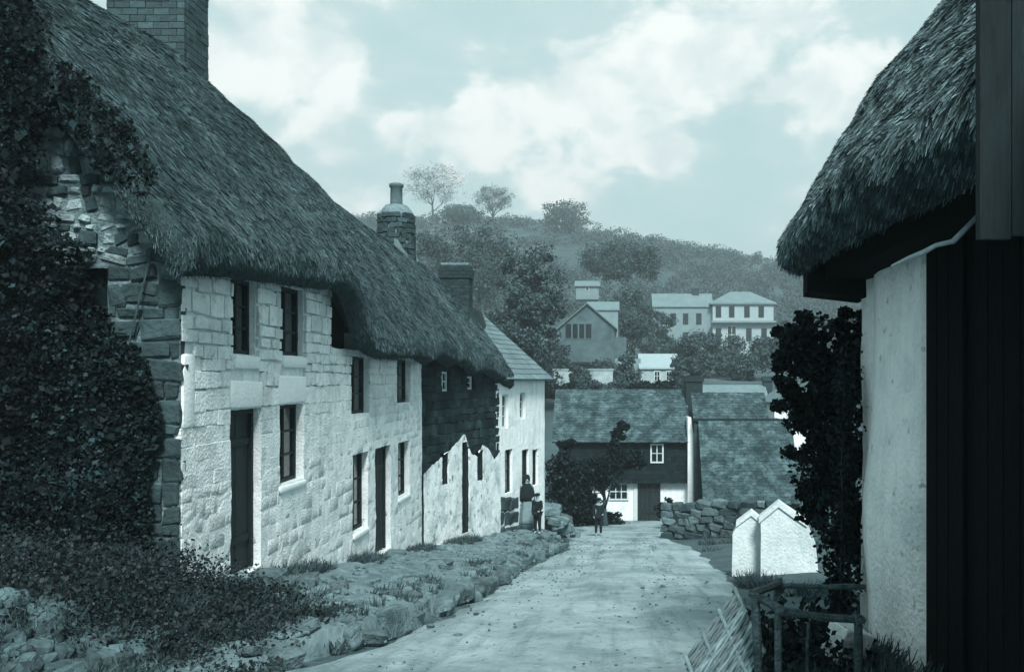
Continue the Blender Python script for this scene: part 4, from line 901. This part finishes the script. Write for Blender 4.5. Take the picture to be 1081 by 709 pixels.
# C: small white shed
yC = 88.0; CH = thing('white_lean_to', 'small white outbuilding with pale roof below the grey gabled house', 'shed', (P(688,408,yC).x, yC, P(688,412,yC).z))
OLDW = mat('dull_whitewash', .36, .2, 2, .92, .4, 10, stain=[(.15, 1.2, .5, .66, .6)])
block(CH, -1.0, 2.4, 3, 2.2, OLDW); q = MB(); q.add([(-1.2,-.2,2.1),(2.6,-.2,2.1),(2.6,3.1,3.5),(-1.2,3.1,3.5),(-1.2,-.2,1.98),(2.6,-.2,1.98),(2.6,3.1,3.38),(-1.2,3.1,3.38)],[(0,1,2,3),(7,6,5,4),(0,4,5,1),(1,5,6,2),(2,6,7,3),(3,7,4,0)]); link('roof', q.mesh('roof', mat('white_roof', .32, .08, 2, .8, .1, 10)), CH, False)
block(CH, -3.4, -1.0, 3, 3.0, PALEW, 'annexe', .8); hwin(CH, .5, .9, .55, .9); hwin(CH, 1.6, .9, .55, .9)
# low white wall and long white outhouse under house A
yL = 80.0; LH = thing('white_garden_wall', 'low whitewashed wall below the gabled house, half hidden by the hedge', 'wall', (P(617,396,yL).x, yL, P(617,400,yL).z)); block(LH, -2.6, 2.4, .4, .75, OLDW, 'wall'); q = MB(); q.box(-2.7, 2.5, -.06, .46, .752, .86); link('coping', q.mesh('coping', OLDW), LH, False)
# tiny far cottage
yT = 150.0; TH = thing('far_white_cottage', 'tiny pale cottage high among the trees, above the gabled house', 'cottage', (P(620,308,yT).x, yT, P(620,308,yT).z)); block(TH, -1.8, 1.8, 3, 1.1, PALEW); gable_roof(TH, -1.8, 1.8, 0, 3, 1.1, .8, SLATEP); hwin(TH, 0, .2, .5, .6, 1, 1)
# B: villa
yB = 165.0; u = yB/1000; VH = thing('hillside_villa', 'large pale villa with slate roofs and a long wing on the hillside', 'villa', (P(755,365,yB).x, yB, P(755,368,yB).z))
vx = lambda px: (px-755)*u
vz = lambda py: (368-py)*u
block(VH, vx(690), vx(752), 6, vz(322), PALEW, 'wing', .5); gable_roof(VH, vx(690), vx(752), .5, 6.5, vz(322), vz(308)-vz(322), mat('villa_slate', .17, .15, .8, .8, .1, 8), 'wing_roof')
block(VH, vx(752), vx(816), 8, vz(320), mat('villa_white', .34, .08, 1, .9, .1, 8), 'main_block', -.6)
q = MB(); x0, x1, y0, y1, z0, z1 = vx(749), vx(819), -1.0, 7.8, vz(320), vz(306); V = [(x0,y0,z0),(x1,y0,z0),(x1,y1,z0),(x0,y1,z0),(x0+4,3.4,z1),(x1-4,3.4,z1),(x0,y0,z0-.25),(x1,y0,z0-.25),(x1,y1,z0-.25),(x0,y1,z0-.25)]
q.add(V, [(0,1,5,4),(1,2,5),(2,3,4,5),(3,0,4),(0,6,7,1),(1,7,8,2),(2,8,9,3),(3,9,6,0),(9,8,7,6)]); link('hip_roof', q.mesh('hip_roof', MATS['villa_slate']), VH, False)
q = MB(); q.box(vx(750), vx(818), -1.6, -.6, vz(341), vz(339)); link('balcony_band', q.mesh('balcony_band', PALEW), VH, False)
for px in (758,772,788,803): hwin(VH, vx(px), vz(335), .9, 1.9, 1, 2, WOODD, face=lambda s: (s, -.6, 0, -1))
for px in (772,): hwin(VH, vx(px), vz(362), 1.5, 2.9, 2, 2, PAINT, face=lambda s: (s, -.6, 0, -1))
for px in (758,790,806): hwin(VH, vx(px), vz(360), .9, 2.2, 1, 2, WOODD, face=lambda s: (s, -.6, 0, -1))
for px in (700,711,724,738): hwin(VH, vx(px), vz(342), .9, 1.9, 1, 2, WOODD, face=lambda s: (s, .5, 0, -1))
for px in (700,724,742): hwin(VH, vx(px), vz(362), .9, 1.9, 1, 2, WOODD, face=lambda s: (s, .5, 0, -1))
chim(VH, vx(736), 3.5, vz(318), 1.2, 2.6, BRICKD, 2); chim(VH, vx(742), 5.5, vz(318), .8, 2.0, BRICK)

# ------------------------------------------------------------------ trees
def at(px, py, y): p = P(px, py, y); return (p.x, p.y, gz(p.x, p.y))
def et(base, px, py, y, rx, rz, ry=None):      # crown ellipsoid seen at a place in the picture, in metres relative to the tree's foot
    p = P(px, py, y); return ((p.x-base[0], p.y-base[1], p.z-base[2]), (rx*y/1000, (ry or rx)*y/1000, rz*y/1000))
b = at(562,420,70); tree('dense_tree', 'big dense leafy tree rising behind the white slated house', b, [et(b,560,300,70,38,42),et(b,545,335,70,34,45),et(b,572,345,70,22,50),et(b,560,375,70,40,40)], 24000, .24, seed=2, tr=.35, nclump=110, clump=.30)
b = at(500,330,120); tree('dense_tree', 'grey-green tree between the two dark chimneys', b, [et(b,478,265,120,32,28),et(b,515,270,120,30,32),et(b,455,262,120,22,18),et(b,500,300,120,40,30)], 14000, .34, m=LEAFH, seed=3, tr=.4, nclump=80)
b = at(650,330,140); tree('spreading_tree', 'tall spreading tree with two dark crowns above the gabled house', b, [et(b,632,272,140,22,18),et(b,662,270,140,22,18),et(b,684,276,140,16,20),et(b,650,285,140,30,12)], 13000, .32, seed=4, tr=.35, th=7, nclump=220, clump=.5)
b = at(668,380,118); tree('dense_tree', 'dark tree filling the gap between gabled house and villa', b, [et(b,668,330,118,20,34),et(b,685,350,118,18,26),et(b,660,355,118,16,26),et(b,700,345,118,14,20)], 13000, .30, seed=5, tr=.3, nclump=70)
b = at(745,385,100); tree('round_bush', 'dark rounded bush below the villa', b, [et(b,740,372,100,28,20),et(b,765,372,100,24,18),et(b,715,378,100,22,18),et(b,752,388,100,44,14),et(b,745,362,100,26,12)], 16000, .26, seed=6, tr=.2, cat='bush', nclump=80)
b = at(795,385,95); tree('round_bush', 'paler bush to the right below the villa, beside the climbing shrub', b, [et(b,806,372,95,16,18),et(b,822,360,95,14,22),et(b,785,388,95,24,14)], 9000, .26, m=LEAFH, seed=7, tr=.2, cat='bush', nclump=60)
b = at(660,402,82); tree('young_tree', 'small dark tree in front of the white outbuilding', b, [et(b,664,388,82,14,18),et(b,655,400,82,18,12)], 2600, .26, seed=8, tr=.12, nclump=45)
for k, (px, y, w_, h_, lb) in enumerate(((592,72,26,13,'clipped dark hedge length beside the dense tree'),(640,70,30,12,'dark hedge length under the white outbuilding'),(690,68,26,12,'dark hedge length at the right behind the cottage chimney'))):
    b = at(px,410,y); tree('hedge', lb, b, [et(b,px-w_*.5,411,y,w_*.6,h_*.75),et(b,px+w_*.5,412,y,w_*.6,h_*.75)], 9000, .20, m=LEAFD if k != 1 else LEAFM, seed=20+k, tr=.08, cat='hedge', nclump=60, group='hedge behind the cottage')
for k, (px, y, w_, h_, py, lb) in enumerate(((588,98,12,22,376,'dark bush against the left side of the gabled house'),(640,96,16,12,392,'low dark bush below the gabled house'),(700,112,18,18,372,'dark bush left below the long villa wing'),(775,140,26,8,380,'bush row under the villa balcony'),(735,135,22,9,374,'bush row under the villa wing'),(722,84,14,20,392,'dark bush right of the white outbuilding'),(612,78,10,8,394,'ragged bush before the low white garden wall'))):
    b = at(px,410,y); tree('garden_bush', lb, b, [et(b,px-w_*.4,py,y,w_*.7,h_),et(b,px+w_*.4,py+3,y,w_*.7,h_*.9),et(b,px,py+h_,y,w_,h_)], 7000, .26, m=LEAFM, seed=60+k, tr=.12, cat='bush', nclump=70, group='bushes among the hillside houses')
# dark garden tree and bushes in front of the slate-hung cottage
b = (P(640,560,42).x, 42, gz(P(640,560,42).x, 42)); 
arm = [et(b,641,482,42,7,8),et(b,647,470,42,7,8),et(b,652,459,42,7,7),et(b,659,449,42,10,6)]
tree('garden_tree', 'gnarled dark little tree with a raised leafy arm before the cottage at the bend', b, [et(b,606,505,42,20,22),et(b,630,500,42,22,20),et(b,654,488,42,18,12),et(b,672,484,42,15,10),et(b,615,535,42,26,20),et(b,600,470,42,12,8),et(b,604,540,42,20,18)]+arm*2, 30000, .14, m=LEAFD, seed=9, tr=.16, nclump=170, clump=.5, shell=.2)
b = (P(598,555,38).x, 38, gz(P(598,555,38).x, 38)); tree('laurel_bush', 'black-looking bush at the left side of the bend beyond the white house', b, [et(b,594,500,38,18,26),et(b,600,530,38,22,20)], 5000, .16, m=LEAFD, seed=10, tr=.08, cat='bush', nclump=70)
b = (P(655,550,43.5).x, 43.5, gz(P(655,550,43.5).x, 43.5)); tree('laurel_bush', 'low rounded dark bush under the cottage window', b, [et(b,644,549,43.5,16,9),et(b,630,546,43.5,16,13)], 3600, .15, m=LEAFD, seed=11, tr=.06, cat='bush', nclump=50)
b = (P(703,545,40).x, 40, gz(P(703,545,40).x, 40)); tree('laurel_bush', 'small dark bush between cottage door and rubble wall', b, [et(b,705,538,40,11,12)], 1500, .14, m=LEAFD, seed=12, tr=.05, cat='bush', nclump=30)
# skyline: bare trees and a clipped round one
def bare_tree(px, y, h, seed, label, spread=.75):
    b = at(px, 230, y); rg = np.random.default_rng(seed); t = thing('bare_tree', label, 'tree', b, 0, 'bare trees on the skyline'); q = MB(); limbs(q, (0,0,-.3), h*.45, .5, rg, 7, 3, spread); link('trunk', q.mesh('trunk', BARKF), t, False)
    pts, _ = crown_pts(4200, [((0,0,h*.66),(h*.55,h*.4,h*.33))], rg, .42, 90, .6); link('twigs', quads('twigs', leaf_quads(pts, .8, rg, .13), BARKF), t, False)
bare_tree(458, 297, 19, 31, 'large bare tree with fanning branches, left on the skyline', .8); bare_tree(520, 298, 12, 33, 'smaller bare tree on the skyline right of the large one')
b = at(487,228,270); tree('skyline_tree', 'dark umbrella-shaped tree on the skyline between the bare trees', b, [et(b,487,226,270,24,9)], 5000, .6, m=LEAFH, seed=34, tr=.4, nclump=160, clump=.6)
b = at(597,232,290); tree('skyline_tree', 'rounded tree standing up from the hill crest in the middle', b, [et(b,597,222,290,25,9),et(b,597,232,290,28,9)], 5000, .6, m=LEAFH, seed=35, tr=.4, nclump=160, clump=.6)
# woods and hedgerows on the hill: one mass
def woods():
    rg = np.random.default_rng(50); P_ = []
    def clump(x, y, r, n, h):
        c = np.array((x, y, gz(x, y)+h*.5)); d = rg.normal(size=(n,3)); d /= np.linalg.norm(d, axis=1)[:,None]; P_.append(c+d*np.array((r, r, h*.6))*(rg.random(n)**.35)[:,None])
    for k in range(2600):
        y = rg.uniform(175, 330); x = rg.uniform(-.62, .42)*y; dens = fb(x, y, 0, .018)
        if dens < -.24 and y < 285: continue
        clump(x, y, rg.uniform(1.6, 4.2), 150, rg.uniform(1.6, 3.8))
    for k in range(260):
        y = rg.uniform(64, 160); x = rg.uniform(-.35, .42)*y
        if -.09*y < x < .2*y: continue
        clump(x, y, rg.uniform(1, 2.4), 120, rg.uniform(1.5, 4))
    pts = np.concatenate(P_); o = link('hill_woods', quads('hill_woods', leaf_quads(pts, .55, rg), LEAFH)); o['kind'] = 'stuff'; solo(o, 'hazy bushy woodland and hedgerows covering the hill behind the village', 'woodland')
woods()
# stone bank beside the white house
SB = thing('stone_bank', 'low rubble bank at the foot of the white slated house', 'bank', (-2.0, 31, -5.2)); rnd = random.Random(9)
for k in range(46):
    y = rnd.uniform(30.8, 34.5); x = xf(y)+.25+rnd.uniform(-.25,.55); h = rnd.random(); s = rnd.uniform(.25,.55)
    put('stone', rnd.choice(ST_GRAN), (x-.25*h, y, gz(x,y)+.08+h*1.3*(1-(y-30.8)/6)), (s, s*.8, s*.62), (rnd.uniform(-.3,.3), rnd.uniform(-.3,.3), rnd.uniform(0,3)), SB)

# ------------------------------------------------------------------ small growth and stones
def tufts(name, label, spots, n, h, m, seed, w=.012, lean=.5):
    rg = np.random.default_rng(seed); Q = []
    for (x, y, z, r) in spots:
        k = int(n*r/.2); a = rg.uniform(0, 2*math.pi, k); rr = r*np.sqrt(rg.random(k)); p = np.stack([x+rr*np.cos(a), y+rr*np.sin(a), np.full(k, z-.02)], 1)
        d = rg.normal(size=(k,3))*lean; d[:,2] = 1; d /= np.linalg.norm(d, axis=1)[:,None]; L_ = (h*rg.uniform(.4, 1.2, k))[:,None]; c = np.cross(d, rg.normal(size=(k,3))); c /= np.linalg.norm(c, axis=1)[:,None]
        tip = p+d*L_+np.array((0,0,-.15))*L_*rg.random(k)[:,None]; W = w*rg.uniform(.6,1.5,k)[:,None]; Q.append(np.stack([p-c*W, p+c*W, tip+c*W*.2, tip-c*W*.2], 1))
    o = link(name, quads(name, np.concatenate(Q), m)); o['kind'] = 'stuff'; solo(o, label, 'grass'); return o
rnd = random.Random(4); sp = []
for px, r in ((300,.22),(312,.26),(325,.2),(368,.26),(376,.3),(386,.22),(430,.3),(438,.3),(470,.35),(478,.4),(487,.35),(285,.15)):
    x, y, nx, ny = fac(fac_s(px)); sp.append((x+.16, y, zfoot(x+.16, y), r))
tufts('wall_foot_grass', 'dark grass tufts growing along the foot of the cottage fronts', sp, 330, .20, GRASS, 3, .009, .8)
sp = []
for _ in range(90): y = rnd.uniform(8, 29); x = xk(y)+rnd.uniform(-.6,.12); sp.append((x, y, zfoot(max(x, -4.4), y) if x < xk(y) else zr(y), rnd.uniform(.05,.18)))
tufts('footway_grass', 'sparse grass in the cracks of the raised footway and its edge', sp, 70, .13, GRASS, 5)
sp = [(rnd.uniform(-6.4,-2.95), rnd.uniform(5.6,9.5), 0, rnd.uniform(.12,.3)) for _ in range(150)]; sp = [(x, y, gz(x, y), r) for x, y, _, r in sp]+[(x, y, max(gz(x,y), zfoot(x, y)), .2) for x, y in [(rnd.uniform(-4.3,-3.1), rnd.uniform(8.0,10.2)) for _ in range(40)]]
tufts('bank_grass', 'rank dark grass and weeds on the bank at lower left', sp, 120, .16, GRASS, 6, .007, .8)
rg = np.random.default_rng(14); t_ = []
for _ in range(420):
    x, y = rnd.uniform(-6.2,-2.75), rnd.uniform(6.9,9.6)
    x -= .6 if x > -3.3 and y > 9 else 0; z = max(gz(x, y), zfoot(x, y) if y > 7.5 and x > -4.4 else -9); n = 110; hh = .05+.16*max(0, min(1, (-3.0-x)/1.2)); t_.append(np.array((x, y, z+hh*.8))+rg.normal(size=(n,3))*np.array((.15,.13,hh*.6)))
o = link('bank_weeds', quads('bank_weeds', leaf_quads(np.concatenate(t_), rg.choice([.02,.03,.042], 110*420), rg, .7), mat('weed_leaf', .016, .5, 3, .6, 0, 10, island=.6))); o['kind'] = 'stuff'; solo(o, 'low broad-leaved weeds among the grass on the lower left bank', 'weeds')
sp = [(x, y, gz(x, y), rnd.uniform(.1,.22)) for x, y in [(rnd.uniform(1.05,2.0), rnd.uniform(5.9,8.2)) for _ in range(46)]]+[(x, y, gz(x, y), .16) for x, y in [(2.25,16.2),(2.35,15.6),(2.2,15.9),(2.5,15.2)]]
tufts('pen_grass', 'long grass and weeds inside the pole fence beside the barn', sp, 170, .32, GRASS, 8, .011, .6)
t_ = []
for _ in range(60):
    x, y = rnd.uniform(1.05,2.0), rnd.uniform(5.9,7.6)
    if x/y > .25: continue
    t_.append(np.array((x, y, gz(x,y)+rnd.uniform(.05,.4)))+rg.normal(size=(60,3))*np.array((.12,.1,.1)))
o = link('pen_weeds', quads('pen_weeds', leaf_quads(np.concatenate(t_), .06, rg, .75), LEAFD)); o['kind'] = 'stuff'; solo(o, 'dark leafy weeds filling the pole pen before the barn', 'weeds')
HS = thing('stone_heap', 'heap of tumbled grey stones on the bank at the lower left corner', 'stone heap', (-4.6, 7.6, -2.1)); rnd = random.Random(77)
for k in range(150):
    x, y = rnd.uniform(-4.9,-3.5), rnd.uniform(5.9,7.4); s = rnd.uniform(.05,.17); lift = max(0, (-4.0-x))*.12
    put('stone', rnd.choice(ST_HEAP), (x, y, gz(x, y)+s*.2+lift*rnd.random()), (s*1.25, s, s*.75), (rnd.uniform(-.5,.5), rnd.uniform(-.5,.5), rnd.uniform(0,3)), HS)
DR = thing('door_rubble', 'scatter of loose stones before the first cottage door', 'rubble', (-3.9, 10.3, -2.3))
for k in range(34):
    y = rnd.uniform(9.2,11.6); x = rnd.uniform(-4.4,-3.2); s = rnd.uniform(.07,.22); put('stone', rnd.choice(ST_GRAN), (x, y, zfoot(x, y)+s*.22), (s*1.3, s, s*.7), (rnd.uniform(-.4,.4), rnd.uniform(-.4,.4), rnd.uniform(0,3)), DR)
WS = put('boulder', ST_LIME[1], P(893,680,6.6), (.24,.2,.26), (.2,.3,.5)); solo(WS, 'pale upright stone inside the pole pen', 'stone')
its = []
for _ in range(170):
    y = rnd.uniform(4, 40); x = lerp(xk(y)+.15 if y > 6.6 else -2.5, 1.6, rnd.random()**(1.6 if rnd.random() < .6 else .6)); s = rnd.uniform(.01,.032)*(1+.9*(rnd.random() < .1)); its.append((rnd.choice(ST_GRAN), Vector((x, y, zr(y)+s*.15)), (s*1.3, s, s*.7), (0,0,rnd.uniform(0,3))))
for _ in range(900):      # grit
    y = rnd.uniform(5, 32); x = lerp(xk(y)+.1 if y > 6.6 else -2.5, 1.4, rnd.random()**(2.2 if rnd.random() < .6 else .5)); s = rnd.uniform(.005,.016)*(1+y/25); its.append((rnd.choice(ST_GRAN), Vector((x, y, zr(y)+s*.15)), (s*1.3, s, s*.7), (0,0,rnd.uniform(0,3))))
o = joined('lane_pebbles', its, GRAN, None); solo(o, 'small loose pebbles strewn over the lane', 'pebbles')

its = []
for _ in range(700):
    y = rnd.uniform(7.6, 28.5); x = lerp(xk(y)-.02, xf(y)+.1, rnd.random()**1.5); s = rnd.uniform(.02,.09); its.append((rnd.choice(ST_GRAN), Vector((x, y, zfoot(x, y)+s*.1)), (s*1.4, s, s*.7), (rnd.uniform(-.4,.4), rnd.uniform(-.4,.4), rnd.uniform(0,3))))
o = joined('footway_rubble', its, GRAN, None); solo(o, 'small broken stones littering the raised footway', 'rubble')
sp = [(x, y, gz(x, y), rnd.uniform(.15,.35)) for x, y in [(rnd.uniform(2.6,16), rnd.uniform(9.5,42)) for _ in range(320)] if not (2.0 < x < 5.0 and 16 < y < 19.5)]
tufts('verge_grass', 'rough grass on the plot right of the lane, behind the pointed wall', sp, 60, .22, GRASS, 15, .012, .7)

# ------------------------------------------------------------------ people
def skin_body(name, joints, edges, m, parent, root=0):
    me = bpy.data.meshes.new(name); me.from_pydata([j[0] for j in joints], edges, []); me.update(); me.materials.append(m)
    o = bpy.data.objects.new(name, me); C.objects.link(o); o.parent = parent
    md = o.modifiers.new('skin', 'SKIN'); md.use_smooth_shade = True; sub = o.modifiers.new('sub', 'SUBSURF'); sub.levels = 2; sub.render_levels = 2
    sk = me.skin_vertices[0].data
    for i, j in enumerate(joints):
        r = j[1]; sk[i].radius = r if isinstance(r, tuple) else (r, r); sk[i].use_root = (i == root)
    return o
def person(name, label, loc, h, rz, female=False, seed=0):
    t = thing(name, label, 'person', loc, rz, None); k = h/1.7
    S = lambda x, y, z: (x*k, y*k, z*k)
    J = [(S(0,0,.95),(.15*k,.11*k)),(S(0,0,1.15),(.13*k,.10*k)),(S(0,0,1.36),(.16*k,.10*k)),(S(0,-.01,1.47),.055*k),(S(0,-.02,1.56),(.07*k,.085*k)),(S(0,-.02,1.64),(.065*k,.085*k)),
         (S(.17,0,1.38),.06*k),(S(.22,-.02,1.12),.045*k),(S(.17,-.17,.98),.035*k),(S(.12,-.22,.97),.03*k),
         (S(-.17,0,1.38),.06*k),(S(-.23,0,1.12),.045*k),(S(-.22,-.06,.88),.034*k),(S(-.21,-.09,.80),.032*k),
         (S(.09,0,.88),.095*k),(S(.10,-.02,.48),.06*k),(S(.10,.02,.09),.042*k),(S(.11,-.12,.035),.034*k),
         (S(-.09,0,.88),.095*k),(S(-.11,.01,.48),.06*k),(S(-.12,.05,.09),.042*k),(S(-.13,-.08,.035),.034*k)]
    E = [(0,1),(1,2),(2,3),(3,4),(4,5),(2,6),(6,7),(7,8),(8,9),(2,10),(10,11),(11,12),(12,13),(0,14),(14,15),(15,16),(16,17),(0,18),(18,19),(19,20),(20,21)]
    skin_body('body', J, E, SKIN, t)
    hd = MB(); hd.lathe([(.02,1.47),(.06,1.49),(.078,1.54),(.082,1.60),(.078,1.66),(.055,1.71),(.01,1.73)], 10, (0,-.03*k,0)); hd.V = [Vector((v.x*k, v.y*k*1.1, v.z*k)) for v in hd.V]; 
    f = MB(); f.add([S(-.012,-.112,1.60),S(.012,-.112,1.60),S(.018,-.115,1.565),S(-.018,-.115,1.565),S(0,-.14,1.572)],[(0,1,4),(1,2,4),(2,3,4),(3,0,4)]); link('nose', f.mesh('nose', SKIN), t, False)
    for sx in (-.03,.03):
        f = MB(); f.lathe([(.003,-.007),(.010,0),(.003,.007)], 6, (sx*k, -.112*k, 1.60*k)); link('eye', f.mesh('eye', HAIR), t, False)
    cl = CLOTHD
    jk = [(v, (tuple(a*1.22 for a in r) if isinstance(r, tuple) else r*1.3)) for v, r in J]
    if female:
        q = MB(); q.lathe([(r*k*(1+.0), z*k) for r, z in ((.33,.05),(.31,.3),(.26,.6),(.20,.85),(.155,1.02),(.15,1.05))], 20, (0,0,0), .10, 1, .85); link('skirt', q.mesh('skirt', CLOTHM, True), t, False)
        q = MB(); V = []; F = []
        for i in range(7):
            for j in range(9): a = -math.pi/2+lerp(-.75,.75,j/8); z = lerp(1.02,.22,i/6); rr = (lerp(.165,.325,i/6)+.012+.008*math.sin(j*2.1)); V.append((rr*math.cos(a)*k, rr*math.sin(a)*k*.87, z*k))
        for i in range(6):
            for j in range(8): F.append((i*9+j, (i+1)*9+j, (i+1)*9+j+1, i*9+j+1))
        q.add(V, F); ap = link('apron', q.mesh('apron', CLOTHL, True), t, False); sm = ap.modifiers.new('thick', 'SOLIDIFY'); sm.thickness = .008
        q = MB(); q.lathe([(r*k, z*k) for r, z in ((.27,.93),(.275,1.05),(.25,1.2),(.215,1.33),(.15,1.43),(.075,1.50))], 18, (0,0,0), .10, 1, .72); link('shawl', q.mesh('shawl', CLOTHD, True), t, False)
        q = MB(); q.lathe([(r*k, z*k) for r, z in ((.10,1.50),(.118,1.58),(.115,1.66),(.085,1.735),(.02,1.76))], 14, (0,.03*k,0), .04); link('headscarf', q.mesh('headscarf', CLOTHD, True), t, False)
    else:
        skin_body('jacket', [jk[i] for i in (0,1,2,6,7,8,10,11,12)]+[((0,0,.86*k),(.175*k,.13*k))], [(0,1),(1,2),(2,3),(3,4),(4,5),(2,6),(6,7),(7,8),(0,9)], cl, t)
        skin_body('trousers', [jk[0]]+[jk[i] for i in (14,15,16,18,19,20)], [(0,1),(1,2),(2,3),(0,4),(4,5),(5,6)], cl, t)
        q = MB(); q.lathe([(r*k, z*k) for r, z in ((.095,1.625),(.115,1.64),(.118,1.69),(.09,1.725),(.02,1.74))], 14, (0,-.005*k,0)); q.add([S(-.08,-.09,1.635),S(.08,-.09,1.635),S(.05,-.17,1.625),S(-.05,-.17,1.625),S(-.08,-.09,1.65),S(.08,-.09,1.65),S(.05,-.17,1.637),S(-.05,-.17,1.637)],[(3,2,1,0),(4,5,6,7),(0,1,5,4),(1,2,6,5),(2,3,7,6),(3,0,4,7)]); link('cap', q.mesh('cap', CLOTHD, True), t, False)
    return t
x, y = P(556,500,28.4).x, 28.4; person('person', 'woman in dark shawl and long skirt with pale apron, standing by the white house door', (x, y, zfoot(x, y)+.01), 1.60, R(18), True)
x, y = P(567.5,500,27.6).x, 27.6; person('person', 'child in dark clothes and cap standing beside the woman', (x, y, zfoot(x, y)+.01), 1.17, R(-25))
x, y = P(632,500,35).x, 35.0; person('person', 'boy in dark jacket and cap standing in the lane near the bend', (x, y, zr(y)+.02), 1.38, R(8))

# ------------------------------------------------------------------ air
hz = MB(); hz.box(-960, 960, -90, 1460, -14, 96); hm = bpy.data.materials.new('haze'); hm.use_nodes = True; nt = hm.node_tree; nt.nodes.clear()
ho = nt.nodes.new('ShaderNodeOutputMaterial'); pv = nt.nodes.new('ShaderNodeVolumePrincipled'); pv.inputs['Density'].default_value = .0011; pv.inputs['Color'].default_value = (.74,.90,.94,1); pv.inputs['Anisotropy'].default_value = .2
nt.links.new(pv.outputs[0], ho.inputs['Volume']); o = link('haze', hz.mesh('haze', hm)); o['kind'] = 'stuff'
